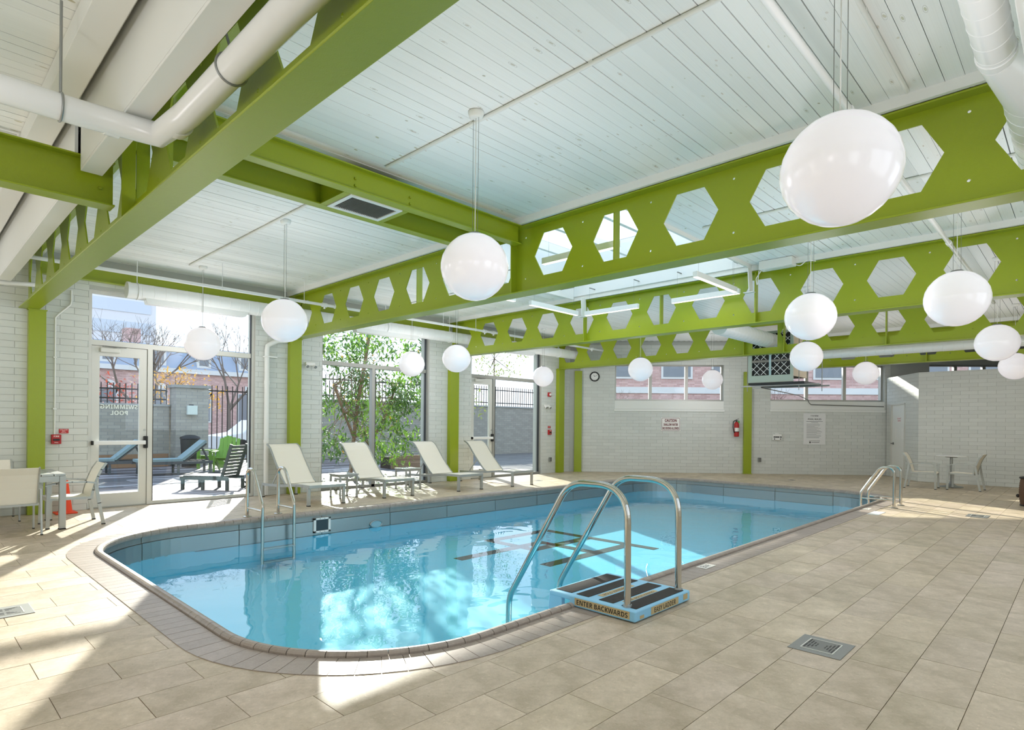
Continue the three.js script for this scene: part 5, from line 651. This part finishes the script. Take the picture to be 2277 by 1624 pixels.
{ const g = thing('slatted_chair', 'dark slatted terrace chair close outside the left window', 'chair', null, [-11.8, 0, 4.25], turnOf(-0.8, -0.6)); for (let i = 0; i < 9; i++) { const t = i / 8; mesh('back_slat', rb(-0.30 - t * 0.16, -0.275 - t * 0.16, 0.27 + t * 0.5, 0.318 + t * 0.5, -0.24, 0.24, 0.006), darkGreen, g); } for (let i = 0; i < 9; i++) mesh('seat_slat', rb(-0.26 + i * 0.085, -0.185 + i * 0.085, 0.235, 0.258, -0.25, 0.25, 0.006), darkGreen, g); for (const s of [-1, 1]) { mesh('back_post', bar(v3(-0.27, 0.22, s * 0.25), v3(-0.46, 0.84, s * 0.25), 0.03, 0.05), darkGreen, g); mesh('side_rail', bar(v3(-0.4, 0.21, s * 0.25), v3(0.55, 0.21, s * 0.25), 0.03, 0.06), darkGreen, g); for (const x of [-0.38, 0.1, 0.5]) mesh('leg', bar(v3(x, -0.004, s * 0.25), v3(x, 0.2, s * 0.25), 0.04, 0.05), darkGreen, g); } mesh('wheel', new THREE.TorusGeometry(0.05, 0.018, 8, 18).translate(-0.38, 0.06, 0.3), M.black, g); }
{ const g = thing('waste_bin', 'black waste bin in front of the grey pillar', 'bin', null, [-17.9, 0, 5.75]); mesh('body', lathe([[0.0001, 0], [0.2, 0], [0.24, 0.75], [0.25, 0.77], [0.0001, 0.78]], 20), M.dark, g); mesh('lid', lathe([[0.26, 0.78], [0.25, 0.83], [0.12, 0.88], [0.0001, 0.89]], 20), M.black, g); }
{ const g = thing('planter_box', 'brown timber planter along the grey courtyard wall', 'planter'); const w = std('#8a6b4f', 0.8); for (let i = 0; i < 3; i++) mesh('plank', bx(-18.6, -18.55, 0.0 + i * 0.12, 0.115 + i * 0.12, 3.2, 5.4), w, g); mesh('soil', bx(-18.95, -18.6, 0.0, 0.32, 3.2, 5.4), std('#3c3027', 0.9), g); }
{ const g = thing('planter_box', 'brown timber planter under the leafy tree', 'planter'); const w = std('#8a7361', 0.8); for (let i = 0; i < 3; i++) mesh('plank', bx(-13.9, -13.85, 0.0 + i * 0.12, 0.115 + i * 0.12, 9.6, 12), w, g); mesh('soil', bx(-14.4, -13.9, 0, 0.32, 9.6, 12), std('#3c3027', 0.9), g); }
// trees
function branches(out, p, dir, len, r, depth, R, tips) {
  const end = p.clone().addScaledVector(dir, len); out.push(rod(p, end, r, r * 0.68, depth > 3 ? 7 : 4)); if (depth <= 1) tips.push(end); if (!depth) return;
  const n = depth > 3 ? 3 : 2 + (R() < 0.5 ? 1 : 0); for (let i = 0; i < n; i++) { const q = dir.clone().add(new THREE.Vector3(R() - 0.5, (R() - 0.35) * 0.7, R() - 0.5).multiplyScalar(1.35)).normalize(); branches(out, end.clone().addScaledVector(dir, -len * 0.25 * R()), q, len * (0.62 + R() * 0.25), r * (0.5 + R() * 0.14), depth - 1, R, tips); }
}
function bareTree(label, x, d, len, r, depth, seed, lean, color) { const g = thing('bare_tree', label, 'tree', 'bare winter trees'), out = [], tips = []; branches(out, P(x, -0.06, d), new THREE.Vector3(...lean).normalize(), len, r, depth, rng(seed), tips); const bark = std(color, 0.9); mesh('trunk', out[0], bark, g); const m = mesh('branches', out.slice(1), bark, g); m.userData.kind = 'stuff'; }
bareTree('big bare tree reaching over the left glass door', -22.5, 0.6, 2.7, 0.24, 6, 12, [0.1, 1, -0.25], '#6b5f58'); bareTree('slender bare tree behind the grey pillar', -26, 7.0, 1.9, 0.12, 6, 5, [0.05, 1, 0.1], '#75685f'); bareTree('bare tree with pale bark behind the gate bars', -33, 12.5, 2.2, 0.13, 6, 31, [0, 1, 0], '#75685f');
bareTree('bare shrub outside the first high window', -14.0, 19.6, 0.95, 0.05, 5, 41, [0, 1, 0], '#6d5a50'); bareTree('bare reddish shrub outside the second high window', -8.6, 22.0, 0.9, 0.045, 6, 47, [0.1, 1, 0], '#6f4f48');
bareTree('bare young tree beyond the far glass door', -24, 20, 1.5, 0.07, 5, 77, [0, 1, 0], '#7a6e66');
function leafMass(spots, per, size, seed, spread, droop) {         // pointed folded leaves in sprays round each spot
  const R = rng(seed), pos = [], m = new THREE.Matrix4(), q = new THREE.Quaternion(), e = new THREE.Euler();
  const L = [[0, 0, 0], [0.16, 0.03, 0.45], [0, 0, 0.5], [-0.16, 0.03, 0.45], [0, -0.04, 1]], T = [0, 1, 2, 0, 2, 3, 2, 1, 4, 3, 2, 4];
  for (const s of spots) for (let i = 0; i < per; i++) { e.set(droop + (R() - 0.5) * 1.5, R() * 6.28, (R() - 0.5) * 1.2, 'YXZ'); q.setFromEuler(e); const k = size * (0.7 + R() * 0.6); m.compose(new THREE.Vector3(s.x + (R() - 0.5) * spread, s.y + (R() - 0.5) * spread, s.z + (R() - 0.5) * spread), q, new THREE.Vector3(k, k, k)); for (const t of T) { const v = new THREE.Vector3(...L[t]).applyMatrix4(m); pos.push(v.x, v.y, v.z); } }
  const g = new THREE.BufferGeometry(); g.setAttribute('position', new THREE.Float32BufferAttribute(pos, 3)); g.computeVertexNormals(); return g;
}
const leafMat = (c) => phys({ color: c, roughness: 0.75, transmission: 0.45, thickness: 0, side: THREE.DoubleSide });
const leafGreen = leafMat('#8dba3e'), leafDeep = leafMat('#4c7429'), leafGold = leafMat('#d9a93c'), leafRed = leafMat('#c4583f'), leafPale = leafMat('#98a552');
{ // leafy tree filling the two-light window
  const g = thing('leafy_tree', 'leafy green tree with pointed leaves outside the two-light window', 'tree'), bark = std('#8a6f5c', 0.9), R = rng(8), spots = [];
  const trunk = [[[-12.5, -0.06, 7.5], [-12.55, 0.9, 7.62], [-12.7, 1.7, 7.8], [-12.9, 2.6, 8.1], [-13.0, 3.5, 8.3]], [[-12.6, -0.06, 7.7], [-12.5, 0.7, 8.0], [-12.5, 1.5, 8.5], [-12.7, 2.2, 8.9]], [[-12.55, 0.9, 7.62], [-12.3, 1.5, 7.2], [-12.2, 2.1, 6.9]]];
  mesh('trunk', trunk.map((t, i) => tube(t.map((p) => P(...p)), i ? 0.03 : 0.045, 7, 12)), bark, g); const tw = [];
  for (let i = 0; i < 210; i++) { const t = trunk[i % 3], p = P(...t[1 + (R() * (t.length - 1) | 0)]), e = P(-12.7 + (R() - 0.5) * 1.5, 0.45 + R() * 3.0, 6.5 + R() * 3.1); if (e.y < 1.2 && R() < 0.35) continue; spots.push(e); if (i % 2) tw.push(rod(p, e, 0.008, 0.003, 4)); }
  mesh('twigs', tw, bark, g).userData.kind = 'stuff';
  mesh('foliage', leafMass(spots.filter((_, i) => i % 3 === 1), 40, 0.15, 3, 0.5, 0.5), leafGreen, g).userData.kind = 'stuff'; mesh('foliage', leafMass(spots.filter((_, i) => i % 3 !== 1), 28, 0.15, 5, 0.5, 0.5), leafDeep, g).userData.kind = 'stuff'; mesh('turning_leaves', leafMass(spots.filter((_, i) => i % 9 === 0), 5, 0.11, 6, 0.5, 0.5), leafGold, g).userData.kind = 'stuff';
}
function shrub(name, label, boxes, mat, per, size, seed, category = 'shrub', trunkAt) { const g = thing(name, label, category), R = rng(seed), spots = []; for (const [x, y, d, sx, sy, sd, n] of boxes) for (let i = 0; i < n; i++) spots.push(P(x + (R() - 0.5) * sx, y + (R() - 0.5) * sy, d + (R() - 0.5) * sd)); mesh('foliage', leafMass(spots, per, size, seed, 0.45, 0.3), mat, g).userData.kind = 'stuff'; const b = boxes[0]; const st = trunkAt || [b[0], b[2]]; mesh('stem', [rod(P(st[0], -0.06, st[1]), P(b[0], b[1] + b[4] * 0.3, b[2]), 0.05, 0.015, 7), ...spots.filter((_, i) => i % 6 === 0).map((s) => rod(P(b[0], b[1], b[2]), s, 0.014, 0.004, 4))], std('#6a5648', 0.9), g); }
shrub('magnolia_tree', 'pale leaved tree with yellow leaves above the far glass door', [[-16.6, 3.8, 16.2, 1.6, 1.2, 2.0, 40], [-16.2, 2.2, 15.0, 0.6, 1.2, 0.6, 6]], leafPale, 12, 0.16, 91, 'tree');
shrub('side_shrub', 'thin leafy branch at the edge of the left window', [[-13.4, 2.0, 5.95, 0.9, 1.5, 0.6, 22]], leafPale, 9, 0.11, 93);
shrub('red_hedge', 'red autumn hedge behind the iron bars', [[-20.6, 1.75, 3.0, 1.2, 1.5, 4.6, 120]], leafRed, 14, 0.14, 94, 'hedge'); shrub('yellow_bush', 'yellow autumn bush above the grey pillar', [[-21, 2.3, 6.3, 1.2, 1.2, 2.4, 50]], leafGold, 14, 0.14, 95, 'bush');
// houses across the street
const redBrick = std('#ffffff', 0.85, 0, { map: (() => { const t = canvas(256, 256, (c) => { const r = rng(25); c.fillStyle = '#c6b5ae'; c.fillRect(0, 0, 256, 256); for (let j = 0; j < 16; j++) for (let i = -1; i < 6; i++) { const q = r() * 30; c.fillStyle = `rgb(${184 + q | 0},${146 + q | 0},${138 + q | 0})`; c.fillRect(i * 48 + (j & 1 ? 24 : 0) + 1, j * 16 + 1, 46, 14); } }); t.repeat.set(1 / 1.6, 1 / 1.2); return t; })() });
const slate = std('#98a2b2', 0.8), trimC = std('#d9d8d4', 0.7), dim = std('#7d8288', 0.3);
{ const g = thing('brick_house', 'red brick row house with slate mansard roof across the street', 'building'), x = -44; mesh('wall', metres(bx(x - 8, x, -0.06, 4.7, -4, 22)), redBrick, g); mesh('cornice', bx(x - 0.05, x + 0.25, 4.5, 4.8, -4, 22), trimC, g);
  const s = new THREE.Shape(); s.moveTo(0.2, 4.8); s.lineTo(-0.9, 6.4); s.lineTo(-7.2, 6.4); s.lineTo(-8, 4.8); s.closePath(); mesh('mansard_roof', metres(new THREE.ExtrudeGeometry(s, { depth: 26, bevelEnabled: false }).translate(x, 0, -22)), slate, g);
  for (let i = 0; i < 9; i++) { const d = -2.4 + i * 2.8; const w = mesh('window', [bx(x, x + 0.06, 1.2, 3.3, d, d + 1.1), new THREE.CylinderGeometry(0.55, 0.55, 0.06, 20, 1, false, 0, Math.PI).rotateZ(Math.PI / 2).rotateX(-Math.PI / 2).translate(x + 0.03, 3.3, -(d + 0.55))], trimC, g); mesh('pane', bx(x + 0.06, x + 0.08, 1.3, 3.25, d + 0.12, d + 0.98), dim, w); const q = mesh('dormer', [bx(x - 1.2, x + 0.1, 4.95, 5.95, d + 0.1, d + 1.0), bx(x - 1.2, x + 0.2, 5.95, 6.05, d, d + 1.1)], trimC, g); mesh('pane', bx(x + 0.1, x + 0.12, 5.1, 5.85, d + 0.25, d + 0.85), dim, q); }
  for (const d of [2, 11]) mesh('chimney', metres(bx(x - 4, x - 3, 6.4, 7.6, d, d + 0.9)), redBrick, g);
}
{ const g = thing('pale_tower', 'pale banded apartment tower far behind the bare trees', 'building'), x = -88; mesh('wall', bx(x - 12, x, 0, 18.5, 14, 24), std('#d8d7da', 0.8), g); for (let i = 0; i < 6; i++) mesh('window_band', bx(x, x + 0.1, 1.6 + i * 2.7, 3.1 + i * 2.7, 14.6, 23.4), std('#c3cad4', 0.3), g); mesh('roof', bx(x - 12.1, x + 0.2, 18.5, 19, 13.8, 24.2), std('#b5b3b6', 0.8), g); }
{ // low brick block behind the angled wall
  const g = thing('brick_block', 'low pinkish brick block outside the high windows', 'building', null, [B0[0] - BD[1] * 13, -0.06, B0[1] + BD[0] * 13], turnOf(...BD)); mesh('wall', metres(lb(2.0, 24, 0, 7.1, -6, 0)), redBrick, g); mesh('band', lb(1.9, 24.1, 2.9, 3.2, -6.1, 0.06), trimC, g); mesh('roof', lb(1.8, 24.2, 7.1, 7.4, -6.2, 0.2), trimC, g); for (let i = 0; i < 9; i++) { const w = mesh('window', lb(2.4 + i * 2.4, 3.9 + i * 2.4, 3.6, 5.1, 0, 0.05), trimC, g); mesh('pane', lb(2.5 + i * 2.4, 3.8 + i * 2.4, 3.7, 5.0, 0.05, 0.07), dim, w); } }
{ // parked car glimpsed through the gate
  const g = thing('parked_car', 'white parked car behind the gate bars', 'car', null, [-25.5, -0.06, 11.2], turnOf(0, 1)), s = new THREE.Shape(); [[-2.1, 0.3], [-2.15, 0.7], [-1.3, 0.85], [-0.7, 1.35], [0.8, 1.38], [1.6, 0.95], [2.15, 0.85], [2.2, 0.35]].forEach((p, i) => i ? s.lineTo(...p) : s.moveTo(...p)); s.closePath(); mesh('body', new THREE.ExtrudeGeometry(s, { depth: 1.6, bevelEnabled: true, bevelSize: 0.05, bevelThickness: 0.05, bevelSegments: 2 }).translate(0, 0, -0.8), std('#e6e8ea', 0.25), g); for (const x of [-1.35, 1.4]) for (const z of [-0.8, 0.8]) mesh('wheel', new THREE.CylinderGeometry(0.31, 0.31, 0.2, 20).rotateX(Math.PI / 2).translate(x, 0.31, z), M.rubber, g); for (const z of [-0.86, 0.86]) mesh('side_window', lb(-0.65, 0.8, 0.9, 1.28, z - 0.005, z + 0.005), M.dark, g); }

// ---------------------------------------------------------------- put each group at the base of its thing, then hand over
scene.updateMatrixWorld(true);
for (const g of scene.children) if (g.isGroup && g.userData.rebase) { const b = new THREE.Box3().setFromObject(g), c = new THREE.Vector3((b.min.x + b.max.x) / 2, b.min.y, (b.min.z + b.max.z) / 2); g.position.copy(c); for (const k of g.children) k.position.sub(c); }
scene.traverse((o) => { delete o.userData.rebase; });
shadows(scene);
renderer.render(scene, camera);
